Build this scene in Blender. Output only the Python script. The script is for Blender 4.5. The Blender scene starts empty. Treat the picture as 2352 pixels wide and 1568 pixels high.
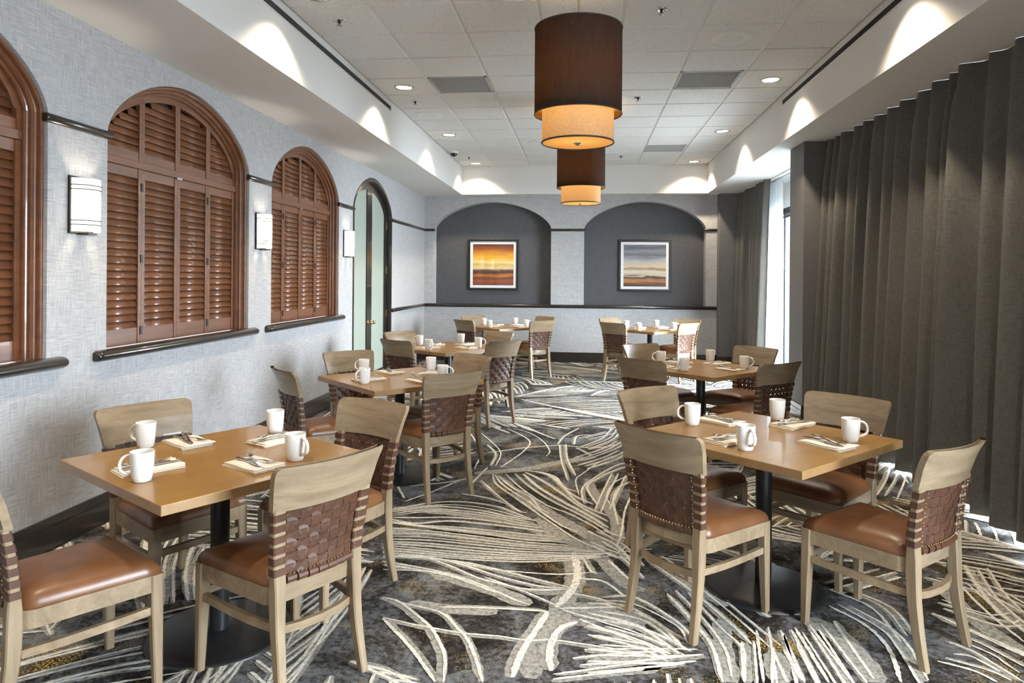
import bpy, bmesh, math, random
from mathutils import Vector, Matrix
random.seed(7)
PI = math.pi
SC = bpy.context.scene
COL = SC.collection

# ------------------------------------------------------------------ camera
H_CAM = 1.495
YAW, ROLL, FPX, SHY = .1031, .0074, 1607.3, -147.66
cy, sy = math.cos(YAW), math.sin(YAW)
F = Vector((-sy, cy, 0)); R0 = Vector((cy, sy, 0)); U0 = Vector((0, 0, 1))
R_ = R0*math.cos(ROLL)+U0*math.sin(ROLL); U_ = U0*math.cos(ROLL)-R0*math.sin(ROLL)
cam = bpy.data.cameras.new('camera'); camo = bpy.data.objects.new('camera', cam); COL.objects.link(camo)
camo.matrix_world = Matrix(((R_.x, U_.x, -F.x, 0), (R_.y, U_.y, -F.y, 0), (R_.z, U_.z, -F.z, H_CAM), (0, 0, 0, 1)))
cam.sensor_fit = 'HORIZONTAL'; cam.sensor_width = 36; cam.lens = FPX*36/2352; cam.shift_y = SHY/2352
cam.clip_start = .05; cam.clip_end = 200
SC.camera = camo
def onz(u, v, z):                       # photograph pixel -> point of the horizontal plane z
    d = F + R_*((u-1176)/FPX) - U_*((v-784-SHY)/FPX)
    return Vector((0, 0, H_CAM)) + d*((z-H_CAM)/d.z)

# ------------------------------------------------------------------ view, sky, daylight
vs = SC.view_settings
vs.view_transform = 'Standard'; vs.look = 'None'; vs.gamma = 1; vs.use_curve_mapping = False
vs.exposure = 0.05
SKY = 60.0
LAMP = 1.0
w = bpy.data.worlds.new('sky'); SC.world = w; w.use_nodes = True
bg = w.node_tree.nodes['Background']; bg.inputs[0].default_value = (.78, .90, 1, 1); bg.inputs[1].default_value = SKY
def portal(name, y0, y1, z0, z1, x):
    l = bpy.data.lights.new(name, 'AREA'); l.shape = 'RECTANGLE'; l.size = z1-z0; l.size_y = y1-y0
    l.cycles.is_portal = True
    o = bpy.data.objects.new(name, l); COL.objects.link(o)
    o.location = (x, (y0+y1)/2, (z0+z1)/2); o.rotation_euler = (0, PI/2, 0)
    return o
portal('daylight_portal', -1.8, 7.2, .02, 2.57, 3.12)
portal('daylight_portal', 8.2, 12.1, .02, 2.57, 3.12)
SC.cycles.max_bounces = 8; SC.cycles.diffuse_bounces = 5; SC.cycles.glossy_bounces = 3
SC.cycles.transmission_bounces = 5; SC.cycles.transparent_max_bounces = 8
SC.cycles.sample_clamp_indirect = 6; SC.cycles.caustics_reflective = False; SC.cycles.caustics_refractive = False
SC.cycles.blur_glossy = 1.0

# ------------------------------------------------------------------ helpers
class MB:
    def __init__(s): s.v = []; s.f = []; s.sm = []
    def add(s, vs, fs, smooth=False):
        n = len(s.v); s.v += [tuple(p) for p in vs]
        for f in fs: s.f.append(tuple(i+n for i in f)); s.sm.append(smooth)
        return s
    def box(s, x0, x1, y0, y1, z0, z1):
        v = [(x0,y0,z0),(x1,y0,z0),(x1,y1,z0),(x0,y1,z0),(x0,y0,z1),(x1,y0,z1),(x1,y1,z1),(x0,y1,z1)]
        return s.add(v, [(0,3,2,1),(4,5,6,7),(0,1,5,4),(1,2,6,5),(2,3,7,6),(3,0,4,7)])
    def rings(s, rings, closed=True, cap=True, smooth=False, loop=False):
        n = len(rings[0]); vs = [p for r in rings for p in r]; fs = []
        m = len(rings)
        for i in range(m if loop else m-1):
            a = i*n; b = ((i+1) % m)*n
            for j in range(n if closed else n-1):
                k = (j+1) % n; fs.append((a+j, a+k, b+k, b+j))
        s.add(vs, fs, smooth)
        if cap and not loop and closed:
            b0 = len(s.v)-len(vs)
            s.f.append(tuple(b0+j for j in reversed(range(n)))); s.sm.append(False)
            s.f.append(tuple(b0+(m-1)*n+j for j in range(n))); s.sm.append(False)
        return s
    def lathe(s, prof, n=32, c=(0,0,0), cap=False, smooth=True, a0=0, a1=2*PI):
        full = abs(a1-a0-2*PI) < 1e-6
        k = n if full else n+1
        rings = [[(c[0]+r*math.cos(a0+(a1-a0)*j/n), c[1]+r*math.sin(a0+(a1-a0)*j/n), c[2]+z) for j in range(k)] for r, z in prof]
        return s.rings(rings, closed=full, cap=cap, smooth=smooth)
    def tube(s, pts, r, n=8, smooth=True, loop=False):
        pts = [Vector(p) for p in pts]; rings = []; up = None
        for i, p in enumerate(pts):
            a = pts[i-1] if (i or loop) else p; b = pts[(i+1) % len(pts)] if (i < len(pts)-1 or loop) else p
            t = (b-a).normalized()
            if up is None: up = t.orthogonal().normalized()
            up = (up - t*up.dot(t)).normalized(); w_ = t.cross(up)
            rr = r[i] if isinstance(r, (list, tuple)) else r
            rings.append([p+(up*math.cos(2*PI*j/n)+w_*math.sin(2*PI*j/n))*rr for j in range(n)])
        return s.rings(rings, smooth=smooth, loop=loop)
    def bar(s, pts, side, hw, ht, smooth=False):   # rectangular section; side = unit vector(s), third axis from the path
        pts = [Vector(p) for p in pts]; rings = []
        for i, p in enumerate(pts):
            a = pts[max(i-1,0)]; b = pts[min(i+1,len(pts)-1)]; t = (b-a).normalized()
            sd = Vector(side[i] if isinstance(side, list) else side); n = t.cross(sd).normalized()
            h1 = hw[i] if isinstance(hw, list) else hw; h2 = ht[i] if isinstance(ht, list) else ht
            rings.append([p-sd*h1-n*h2, p+sd*h1-n*h2, p+sd*h1+n*h2, p-sd*h1+n*h2])
        return s.rings(rings, smooth=smooth)
    def mesh(s, name, mat=None, bevel=0, seg=2):
        me = bpy.data.meshes.new(name); me.from_pydata(s.v, [], s.f)
        bm = bmesh.new(); bm.from_mesh(me)
        for f, sm in zip(bm.faces, s.sm): f.smooth = sm
        bmesh.ops.recalc_face_normals(bm, faces=bm.faces)
        if bevel:
            es = [e for e in bm.edges if len(e.link_faces) == 2 and e.calc_face_angle() > .6]
            bmesh.ops.bevel(bm, geom=es, offset=bevel, segments=seg, affect='EDGES', profile=.5)
        bm.to_mesh(me); bm.free()
        if mat: me.materials.append(mat)
        return me
    def obj(s, name, mat, parent=None, bevel=0, seg=2, **kw):
        return link(name, s.mesh(name, mat, bevel, seg), parent, **kw)

def link(name, data, parent=None, loc=None, rz=None, label=None, cat=None, group=None, kind=None):
    o = bpy.data.objects.new(name, data); COL.objects.link(o)
    if parent: o.parent = parent
    if loc is not None: o.location = loc
    if rz is not None: o.rotation_euler = (0, 0, rz)
    return tag(o, label, cat, group, kind)
def tag(o, label=None, cat=None, group=None, kind=None):
    for k, v in (('label', label), ('category', cat), ('group', group), ('kind', kind)):
        if v: o[k] = v
    return o
def empty(name, loc=(0,0,0), rz=0, **kw):
    o = link(name, None, None, loc, rz, **kw); o.empty_display_size = .1
    return o
def copy_tree(o, parent=None):
    c = o.copy(); COL.objects.link(c); c.parent = parent
    for ch in o.children: copy_tree(ch, c)
    return c
def struct(o): o['kind'] = 'structure'; return o

# ------------------------------------------------------------------ materials
def newmat(name):
    m = bpy.data.materials.new(name); m.use_nodes = True
    nt = m.node_tree; b = nt.nodes['Principled BSDF']
    return m, nt, b
def nd(nt, t, **kw):
    n = nt.nodes.new(t)
    for k, v in kw.items():
        if k in n.inputs: n.inputs[k].default_value = v
        else: setattr(n, k, v)
    return n
def ramp(nt, stops, interp='LINEAR'):
    r = nt.nodes.new('ShaderNodeValToRGB'); r.color_ramp.interpolation = interp
    e = r.color_ramp.elements
    while len(e) < len(stops): e.new(.5)
    for el, (p, c) in zip(e, stops): el.position = p; el.color = (*c, 1) if len(c) == 3 else c
    return r
def coords(nt, scale=(1,1,1), rot=(0,0,0), kind='Object'):
    tc = nt.nodes.new('ShaderNodeTexCoord'); mp = nt.nodes.new('ShaderNodeMapping')
    mp.inputs['Scale'].default_value = scale; mp.inputs['Rotation'].default_value = rot
    nt.links.new(tc.outputs[kind], mp.inputs['Vector']); return mp
def bump(nt, b, src, strength=.2, dist=.01):
    bp = nd(nt, 'ShaderNodeBump', Strength=strength, Distance=dist)
    nt.links.new(src, bp.inputs['Height']); nt.links.new(bp.outputs[0], b.inputs['Normal'])
def plain(name, col, rough=.5, metal=0, spec=.5, coat=0):
    m, nt, b = newmat(name)
    b.inputs['Base Color'].default_value = (*col, 1); b.inputs['Roughness'].default_value = rough
    b.inputs['Metallic'].default_value = metal; b.inputs['Specular IOR Level'].default_value = spec
    b.inputs['Coat Weight'].default_value = coat
    return m
def wood(name, c0, c1, rough=.4, scale=(2,2,14), coat=0, spec=.5, dist=2., grain=.12):
    m, nt, b = newmat(name); L = nt.links
    oi = nd(nt, 'ShaderNodeObjectInfo'); mp = coords(nt, scale)
    ad = nd(nt, 'ShaderNodeVectorMath', operation='ADD'); L.new(mp.outputs[0], ad.inputs[0])
    mul = nd(nt, 'ShaderNodeMath', operation='MULTIPLY'); mul.inputs[1].default_value = 37.
    L.new(oi.outputs['Random'], mul.inputs[0]); L.new(mul.outputs[0], ad.inputs[1])
    n1 = nd(nt, 'ShaderNodeTexNoise', Scale=1.2, Detail=6., Roughness=.6, Distortion=dist); L.new(ad.outputs[0], n1.inputs['Vector'])
    wv = nd(nt, 'ShaderNodeTexNoise', Scale=9., Detail=4., Roughness=.7, Distortion=.6); L.new(ad.outputs[0], wv.inputs['Vector'])
    mx = nd(nt, 'ShaderNodeMath', operation='MULTIPLY_ADD'); mx.inputs[1].default_value = .35
    L.new(wv.outputs[0], mx.inputs[0]); L.new(n1.outputs[0], mx.inputs[2])
    r = ramp(nt, [(.42, c0), (.85, c1)]); L.new(mx.outputs[0], r.inputs[0])
    L.new(r.outputs[0], b.inputs['Base Color'])
    b.inputs['Roughness'].default_value = rough; b.inputs['Coat Weight'].default_value = coat; b.inputs['Specular IOR Level'].default_value = spec
    bump(nt, b, wv.outputs[0], grain, .002)
    return m
def linen(name, c0, c1, sc=1.0, rough=.75, bs=.25):
    m, nt, b = newmat(name); L = nt.links
    outs = []
    for s, off in (((9*sc, 9*sc, 210*sc), 0), ((190*sc, 190*sc, 8*sc), 5)):
        mp = coords(nt, s); mp.inputs['Location'].default_value = (off, off, off)
        n = nd(nt, 'ShaderNodeTexNoise', Scale=1., Detail=4., Roughness=.7); L.new(mp.outputs[0], n.inputs['Vector']); outs.append(n.outputs[0])
    mp = coords(nt, (13*sc,)*3); n3 = nd(nt, 'ShaderNodeTexNoise', Scale=1., Detail=4., Roughness=.7); L.new(mp.outputs[0], n3.inputs['Vector'])
    mix = nd(nt, 'ShaderNodeMix'); mix.data_type = 'FLOAT'
    st = ramp(nt, [(.40, (.22,.22,.22)), (.60, (.78,.78,.78))]); L.new(n3.outputs[0], st.inputs[0])
    L.new(st.outputs[0], mix.inputs[0]); L.new(outs[0], mix.inputs[2]); L.new(outs[1], mix.inputs[3])
    r = ramp(nt, [(.36, c0), (.60, c1)]); L.new(mix.outputs[0], r.inputs[0]); L.new(r.outputs[0], b.inputs['Base Color'])
    b.inputs['Roughness'].default_value = rough; b.inputs['Specular IOR Level'].default_value = .25
    bump(nt, b, mix.outputs[0], bs, .002)
    return m
def emis(name, col, s):
    m, nt, b = newmat(name)
    b.inputs['Base Color'].default_value = (*col, 1); b.inputs['Emission Color'].default_value = (*col, 1); b.inputs['Emission Strength'].default_value = s
    return m
def translucent(name, col, tcol, fac=.5, weave=True, wsc=(90,90,9)):
    m = bpy.data.materials.new(name); m.use_nodes = True; nt = m.node_tree; L = nt.links
    nt.nodes.remove(nt.nodes['Principled BSDF']); out = nt.nodes['Material Output']
    d = nd(nt, 'ShaderNodeBsdfDiffuse', Color=(*col, 1)); t = nd(nt, 'ShaderNodeBsdfTranslucent', Color=(*tcol, 1))
    mx = nd(nt, 'ShaderNodeMixShader'); mx.inputs[0].default_value = fac
    L.new(d.outputs[0], mx.inputs[1]); L.new(t.outputs[0], mx.inputs[2]); L.new(mx.outputs[0], out.inputs[0])
    if weave:
        mp = coords(nt, wsc); n = nd(nt, 'ShaderNodeTexNoise', Scale=1., Detail=4., Roughness=.7); L.new(mp.outputs[0], n.inputs['Vector'])
        r = ramp(nt, [(.3, tuple(c*.62 for c in tcol)), (.7, tcol)]); L.new(n.outputs[0], r.inputs[0]); L.new(r.outputs[0], t.inputs[0])
    return m

M = {}
M['wallpaper'] = linen('wallpaper_linen', (.285,.283,.293), (.53,.523,.522))
M['niche'] = linen('charcoal_wallcovering', (.055,.055,.060), (.10,.10,.107), sc=1.6)
M['pillar'] = linen('grey_wallcovering', (.12,.117,.12), (.19,.185,.185), sc=1.8)
M['white'] = plain('white_paint', (.80,.79,.77), .7, spec=.2)
def tilemat():
    m, nt, b = newmat('ceiling_tile'); L = nt.links
    mp = coords(nt, (1,1,1)); oi = nd(nt, 'ShaderNodeObjectInfo'); ad = nd(nt, 'ShaderNodeVectorMath', operation='ADD')
    L.new(mp.outputs[0], ad.inputs[0]); L.new(oi.outputs['Location'], ad.inputs[1])
    n = nd(nt, 'ShaderNodeTexNoise', Scale=75., Detail=3., Roughness=.6); L.new(ad.outputs[0], n.inputs['Vector'])
    r = ramp(nt, [(.30, (.42,.42,.41)), (.40, (.74,.735,.72)), (.7, (.80,.795,.78))]); L.new(n.outputs[0], r.inputs[0]); L.new(r.outputs[0], b.inputs['Base Color'])
    b.inputs['Roughness'].default_value = .9; b.inputs['Specular IOR Level'].default_value = .1
    bump(nt, b, n.outputs[0], .25, .002); return m
M['tile'] = tilemat()
M['tbar'] = plain('grid_white', (.72,.72,.71), .5)
M['darkwood'] = wood('espresso_wood', (.012,.009,.007), (.028,.02,.015), .28, (3,3,3), coat=.3)
M['shutter'] = wood('mahogany', (.088,.032,.013), (.18,.068,.027), .34, (14,.5,14), coat=.25, spec=.5, dist=.6, grain=.02)
M['oak'] = wood('weathered_oak', (.155,.107,.062), (.30,.222,.140), .36, (9,9,.9), coat=.12, dist=1.2)
M['oak_h'] = wood('weathered_oak_flat', (.155,.107,.062), (.30,.222,.140), .34, (1.1,9,9), coat=.15, dist=1.6)
M['tabletop'] = wood('honey_tabletop', (.25,.125,.029), (.335,.182,.046), .28, (7,1.2,5), coat=.25, dist=1., grain=.03)
M['tableedge'] = wood('tabletop_edge', (.22,.12,.045), (.30,.18,.08), .35, (2,2,2), coat=.1)
M['black'] = plain('black_metal', (.012,.012,.013), .38, spec=.5)
def leather(name, c0, c1, rough):
    m, nt, b = newmat(name); L = nt.links
    mp = coords(nt, (1,1,1)); n = nd(nt, 'ShaderNodeTexNoise', Scale=9., Detail=5.); L.new(mp.outputs[0], n.inputs['Vector'])
    r = ramp(nt, [(.3, c0), (.7, c1)]); L.new(n.outputs[0], r.inputs[0]); L.new(r.outputs[0], b.inputs['Base Color'])
    v = nd(nt, 'ShaderNodeTexVoronoi', Scale=260.); L.new(mp.outputs[0], v.inputs['Vector'])
    b.inputs['Roughness'].default_value = rough; bump(nt, b, v.outputs['Distance'], .08, .001); return m
M['seat'] = leather('brown_leather', (.118,.046,.017), (.175,.073,.028), .36)
M['strap'] = leather('strap_leather', (.050,.019,.009), (.085,.033,.016), .50)
M['brass'] = plain('brass', (.75,.55,.25), .25, 1)
M['chrome'] = plain('steel', (.62,.62,.62), .16, 1)
M['nickel'] = plain('nickel', (.5,.48,.45), .3, 1)
M['ceramic'] = plain('white_ceramic', (.80,.79,.76), .12, spec=.6, coat=.4)
M['napkin'] = plain('cream_napkin', (.80,.72,.62), .85, spec=.1)
M['curtain'] = linen('curtain_fabric', (.066,.063,.058), (.15,.144,.132), sc=2.2, rough=.85, bs=.35)
M['sheer'] = translucent('sheer_white', (.8,.82,.85), (.85,.88,.9), .6, False)
M['track'] = plain('white_track', (.75,.75,.75), .4)
M['shade_dark'] = translucent('dark_shade', (.032,.031,.028), (.21,.135,.062), .40)
M['lining'] = translucent('gold_shade_lining', (.62,.40,.15), (.46,.31,.15), .4, False)
M['shade_lin'] = translucent('linen_shade', (.55,.43,.28), (.75,.55,.30), .5, True, (45,45,60))
M['diffuser'] = translucent('diffuser_fabric', (.72,.48,.20), (.85,.55,.24), .5, False)
M['gold_lining'] = plain('gold_lining', (.62,.42,.15), .5)
M['shade_trim'] = plain('shade_trim', (.02,.016,.012), .6)
M['lens'] = emis('lamp_lens', (1, .95, .86), 5)
M['sconce'] = emis('sconce_glass', (1, .93, .80), 4.0)
M['bronze'] = plain('dark_bronze', (.03,.025,.02), .4, .6)
M['frosted'] = plain('frosted_green_glass', (.36,.405,.345), .35, spec=.5)
M['aluminium'] = plain('dark_window_frame', (.02,.022,.026), .4, .3)
M['slot'] = plain('slot_shade_black', (.006,.006,.006), .8)
M['grille'] = plain('grey_grille', (.42,.42,.41), .6)
M['mat'] = plain('white_mat', (.80,.80,.80), .8)
M['terrace'] = plain('pale_terrace', (.6,.6,.58), .9)
def glassmat():
    m = bpy.data.materials.new('window_glass'); m.use_nodes = True; nt = m.node_tree; L = nt.links
    nt.nodes.remove(nt.nodes['Principled BSDF']); out = nt.nodes['Material Output']
    t = nd(nt, 'ShaderNodeBsdfTransparent'); g = nd(nt, 'ShaderNodeBsdfGlossy', Roughness=.02)
    mx = nd(nt, 'ShaderNodeMixShader'); mx.inputs[0].default_value = .06
    L.new(t.outputs[0], mx.inputs[1]); L.new(g.outputs[0], mx.inputs[2]); L.new(mx.outputs[0], out.inputs[0]); return m
M['glass'] = glassmat()
def carpet_ground():
    m, nt, b = newmat('carpet_ground'); L = nt.links
    mp = coords(nt, (1,1,1))
    n1 = nd(nt, 'ShaderNodeTexNoise', Scale=2.4, Detail=6., Roughness=.75, Distortion=.6); L.new(mp.outputs[0], n1.inputs['Vector'])
    n2 = nd(nt, 'ShaderNodeTexNoise', Scale=38., Detail=4., Roughness=.75); L.new(mp.outputs[0], n2.inputs['Vector'])
    a = nd(nt, 'ShaderNodeMath', operation='MULTIPLY_ADD'); a.inputs[1].default_value = .55
    L.new(n2.outputs[0], a.inputs[0]); L.new(n1.outputs[0], a.inputs[2])
    r = ramp(nt, [(.66, (.014,.012,.011)), (.75, (.042,.038,.034)), (.82, (.095,.096,.099)), (.95, (.17,.178,.19))])
    L.new(a.outputs[0], r.inputs[0])
    y1 = nd(nt, 'ShaderNodeTexNoise', Scale=3.1, Detail=2.); mp2 = coords(nt, (1,1,1)); mp2.inputs['Location'].default_value = (7,3,1); L.new(mp2.outputs[0], y1.inputs['Vector'])
    y2 = nd(nt, 'ShaderNodeTexNoise', Scale=110., Detail=2.); L.new(mp2.outputs[0], y2.inputs['Vector'])
    ym = nd(nt, 'ShaderNodeMath', operation='MULTIPLY'); L.new(y1.outputs[0], ym.inputs[0]); L.new(y2.outputs[0], ym.inputs[1])
    yr = ramp(nt, [(.355, (0,0,0)), (.385, (1,1,1))]); L.new(ym.outputs[0], yr.inputs[0])
    mix = nd(nt, 'ShaderNodeMix'); mix.data_type = 'RGBA'; L.new(yr.outputs[0], mix.inputs[0]); L.new(r.outputs[0], mix.inputs[6]); mix.inputs[7].default_value = (.36,.23,.04,1)
    L.new(mix.outputs[2], b.inputs['Base Color'])
    b.inputs['Roughness'].default_value = .95; b.inputs['Specular IOR Level'].default_value = .1
    bump(nt, b, n2.outputs[0], .5, .006); return m
def carpet_line(name, c0, c1, sc=60.):
    m, nt, b = newmat(name); L = nt.links
    mp = coords(nt, (1,1,1)); n = nd(nt, 'ShaderNodeTexNoise', Scale=sc, Detail=4., Roughness=.75); L.new(mp.outputs[0], n.inputs['Vector'])
    r = ramp(nt, [(.33, c0), (.58, c1)]); L.new(n.outputs[0], r.inputs[0]); L.new(r.outputs[0], b.inputs['Base Color'])
    b.inputs['Roughness'].default_value = .95; b.inputs['Specular IOR Level'].default_value = .1
    bump(nt, b, n.outputs[0], .5, .004); return m
M['carpet'] = carpet_ground()
M['cream_line'] = carpet_line('carpet_cream', (.41,.387,.335), (.75,.725,.66))
M['pale_patch'] = carpet_line('carpet_pale', (.12,.116,.108), (.36,.345,.31), 42.)

# ------------------------------------------------------------------ room
XL, XCL, XCR, XR, XWIN = -2.874, -2.153, 2.068, 2.277, 3.0
YB, YW, YREAR = 12.144, 12.39, -2.4
ZS, ZC = 2.944, 3.445
ZRAIL, ZSILL = 2.335, 1.0
SPRING, APEX = 2.36, 2.835
floor = struct(MB().box(XL-.1, 3.15, YREAR-.1, 13.0, -.1, 0).obj('floor', M['carpet'], label='dark charcoal carpet with cream leaf vein pattern'))
struct(MB().box(3.15, 16, YREAR-6, 22, -.14, -.04).obj('terrace_floor', M['terrace'], label='pale paved terrace outside the window'))

def arch(y0, y1, off=0., n=28, spring=SPRING, apex=APEX):
    """points (y,z) of the arched head from y0 side to y1 side, moved inward by off"""
    c = (y0+y1)/2; hw = (y1-y0)/2-off; rise = apex-spring-off
    out = []
    for i in range(n+1):
        a = -math.cos(PI*i/n)
        out.append((c+hw*a, spring+rise*max(0, 1-abs(a)**1.8)**.62))
    return out
WINS = [(1.69, 3.484), (3.957, 5.755), (6.191, 7.972)]
DOOR = (8.469, 10.252)
def wall_with_arches(openings, lo, hi, zlo, zhi, P, depth, back=True):
    """wall sheet in (s,z) with arched holes and their reveals; P(s,z,d) -> xyz"""
    mb = MB(); s = lo
    for (a, b, sill) in openings:
        mb.add([P(s,zlo,0),P(a,zlo,0),P(a,zhi,0),P(s,zhi,0)], [(0,1,2,3)])
        if sill > zlo: mb.add([P(a,zlo,0),P(b,zlo,0),P(b,sill,0),P(a,sill,0)], [(0,1,2,3)])
        ar = arch(a, b)
        for (p, q) in zip(ar, ar[1:]):
            mb.add([P(*p,0),P(*q,0),P(q[0],zhi,0),P(p[0],zhi,0)], [(0,1,2,3)])
        loop = [(a, sill)]+ar+[(b, sill)]
        for (p, q) in zip(loop, loop[1:]+loop[:1]):
            mb.add([P(*p,0),P(*q,0),P(*q,depth),P(*p,depth)], [(0,1,2,3)])
        s = b
    mb.add([P(s,zlo,0),P(hi,zlo,0),P(hi,zhi,0),P(s,zhi,0)], [(0,1,2,3)])
    return mb
mb = wall_with_arches([(a, b, ZSILL) for a, b in WINS]+[(DOOR[0], DOOR[1], 0.)], YREAR, YW+.4, 0, ZS+.02, lambda s, z, d: (XL-d, s, z), .16)
wl = struct(mb.obj('wall_left', M['wallpaper'], label='grey linen wallpaper wall with arched shutter windows'))
NICHES = [(-2.70, -.591), (-.009, 2.085)]
mb = wall_with_arches([(a, b, ZSILL) for a, b in NICHES], XL-.02, 3.1, 0, ZS+.02, lambda s, z, d: (s, YW+d, z), .22)
wb = struct(mb.obj('wall_back', M['wallpaper'], label='grey linen wallpaper back wall with two arched niches'))
struct(MB().box(XL, 3.1, YW+.22, YW+.3, .5, ZS).obj('wall_niche', M['niche'], label='charcoal grey wallcovering inside the arched niches'))
struct(MB().box(XL-.1, 3.15, YREAR-.12, YREAR, 0, ZC+.1).obj('wall_rear', M['wallpaper'], label='grey wall behind the camera'))
# right wall: lintel, sill-less window openings, frames
YPA, YPB = 7.626, 8.11
struct(MB().box(XWIN, XWIN+.15, YREAR, 12.7, 2.57, ZS+.3).box(XWIN, XWIN+.15, YREAR, -1.8, 0, 2.57).box(XWIN, XWIN+.15, 7.2, 8.2, 0, 2.57).box(XWIN, XWIN+.15, 12.1, 12.7, 0, 2.57)
       .obj('wall_right', M['white'], label='pale wall around the tall windows behind the curtains'))
pl = struct(MB().box(2.283, XWIN, YPA, YPB, 0, ZS).obj('wall_pillar', M['pillar'], bevel=.004, label='grey fabric-covered pillar between the two curtained windows'))
struct(MB().box(XR, XWIN, 12.2, 12.75, 0, ZS).obj('wall_pilaster', M['pillar'], bevel=.004, label='dark grey pilaster in the far right corner'))
def window(n, y0, y1, cuts):
    r = struct(empty('window_%d' % n, (XWIN+.07, (y0+y1)/2, 0))); 
    L0 = -(y1-y0)/2; ys = [y-(y0+y1)/2 for y in [y0]+cuts+[y1]]
    fr = MB().box(-.05,.05,L0,-L0,0,.06).box(-.05,.05,L0,-L0,2.48,2.57)
    for y in ys: fr.box(-.05,.05,max(y-.045,L0),min(y+.045,-L0),.06,2.48)
    fr.obj('window_frame', M['aluminium'], r)
    for y, y_ in zip(ys, ys[1:]):
        st = y_-y; MB().box(-.006,.006,y+.04,y+st-.04,.05,2.49).obj('pane', M['glass'], r)
        if n == 2:
            v = MB()
            for q in range(3): v.box(-.07,-.05,y+.03,y+st-.03,2.42+q*.05,2.455+q*.05)
            v.obj('vent_louver', M['aluminium'], r)
window(1, -1.8, 7.2, [-.3, 1.2, 2.7, 4.2, 5.7]); window(2, 8.2, 12.1, [9.55, 11.0])
# soffits and ceiling
struct(MB().box(XL-.2, XCL, YREAR-.1, 12.75, ZS, ZC+.12).obj('ceiling_soffit', M['white'], label='white dropped soffit along the shuttered wall'))
struct(MB().box(XCR, 3.15, YREAR-.1, 12.75, ZS, ZC+.12).obj('ceiling_soffit', M['white'], label='white dropped soffit above the curtains'))
struct(MB().box(XCL, XCR, YB, 12.75, ZS, ZC+.12).obj('ceiling_soffit', M['white'], label='white dropped soffit along the back wall'))
ceil = struct(MB().box(XCL-.05, XCR+.05, YREAR-.1, YB+.1, ZC+.03, ZC+.12).obj('ceiling', M['white'], label='suspended ceiling of white acoustic tiles'))
T = .6096; GX0, GY0 = -1.56-T, 5.495
xl = [max(GX0+i*T, XCL) for i in range(8)]; xl[7] = XCR
rows = []
k0 = math.floor((.9-GY0)/T)
yl = [GY0+k*T for k in range(k0, 12)]; yl = [y for y in yl if y < YB-.05]+[YB]
def tile_mesh(w_, d_):
    b = .011
    mb = MB(); e = .006
    x0, x1, y0, y1 = -w_/2+b, w_/2-b, -d_/2+b, d_/2-b
    v = [(x0,y0,.02),(x1,y0,.02),(x1,y1,.02),(x0,y1,.02),(x0,y0,.002),(x1,y0,.002),(x1,y1,.002),(x0,y1,.002),
         (x0+e,y0+e,-.008),(x1-e,y0+e,-.008),(x1-e,y1-e,-.008),(x0+e,y1-e,-.008)]
    f = [(8,9,10,11)]
    for i in range(4):
        j = (i+1) % 4; f += [(i,j,4+j,4+i), (4+i,4+j,8+j,8+i)]
    return mb.add(v, f).mesh('ceiling_tile', M['tile'])
tcache = {}
VENTS = [(-1.28, 7.0), (1.17, 7.01), (1.23, 10.92)]
grid = MB()
for i in range(1, 7): grid.box(xl[i]-.012, xl[i]+.012, YREAR, YB, ZC+.003, ZC+.02)
for j in range(len(yl)-1): grid.box(XCL, XCR, yl[j]-.012, yl[j]+.012, ZC+.0035, ZC+.02)
grid.obj('ceiling_grid', M['tbar'], ceil)
for i in range(7):
    for j in range(len(yl)-1):
        w_, d_ = xl[i+1]-xl[i], yl[j+1]-yl[j]; cx, cyy = (xl[i]+xl[i+1])/2, (yl[j]+yl[j+1])/2
        if any(abs(cx-a) < .3 and abs(cyy-b) < .3 for a, b in VENTS): continue
        key = (round(w_, 3), round(d_, 3))
        if key not in tcache: tcache[key] = tile_mesh(w_, d_)
        link('ceiling_tile', tcache[key], ceil, (cx, cyy, ZC))
# behind the visible rows: plain tile band
MB().box(XCL, XCR, YREAR, yl[0], ZC-.002, ZC+.03).obj('ceiling_tile_band', M['tile'], ceil)

# dark trim: rails, sills, baseboards
tn = [0]
def trim(mb, label, bevel=0, mat='darkwood'):
    tn[0] += 1; return struct(mb.obj('trim_%d' % tn[0], M[mat], bevel=bevel, label=label))
def rail(p0, p1, r, label, out):
    """half-round rail along p0-p1, pushed out from the wall"""
    p0, p1 = Vector(p0), Vector(p1); t = (p1-p0).normalized(); o = Vector(out); rings = []
    n = 10
    for p, s_ in ((p0, .72), (p0+t*.012, 1), (p1-t*.012, 1), (p1, .72)):
        rings.append([p+o*(r*1.25*s_*math.sin(PI*j/n)-.004)+Vector((0,0,1))*(-r*s_*math.cos(PI*j/n)) for j in range(n+1)])
    trim(MB().rings(rings, smooth=True), label)
edges = [YREAR]+[e for wv_ in WINS for e in wv_]+[DOOR[0], DOOR[1], YW]
desc = ['before the nearest shutter', 'between the nearest and widest shutters', 'between the second and third shutters', 'between the third shutter and the door', 'between the door and the back corner']
for i in range(0, len(edges), 2):
    rail((XL, edges[i]-.03 if i else edges[i], ZRAIL), (XL, edges[i+1]+(.03 if i < 8 else 0), ZRAIL), .026, 'dark wood picture rail ' + desc[i//2], (1,0,0))
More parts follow.
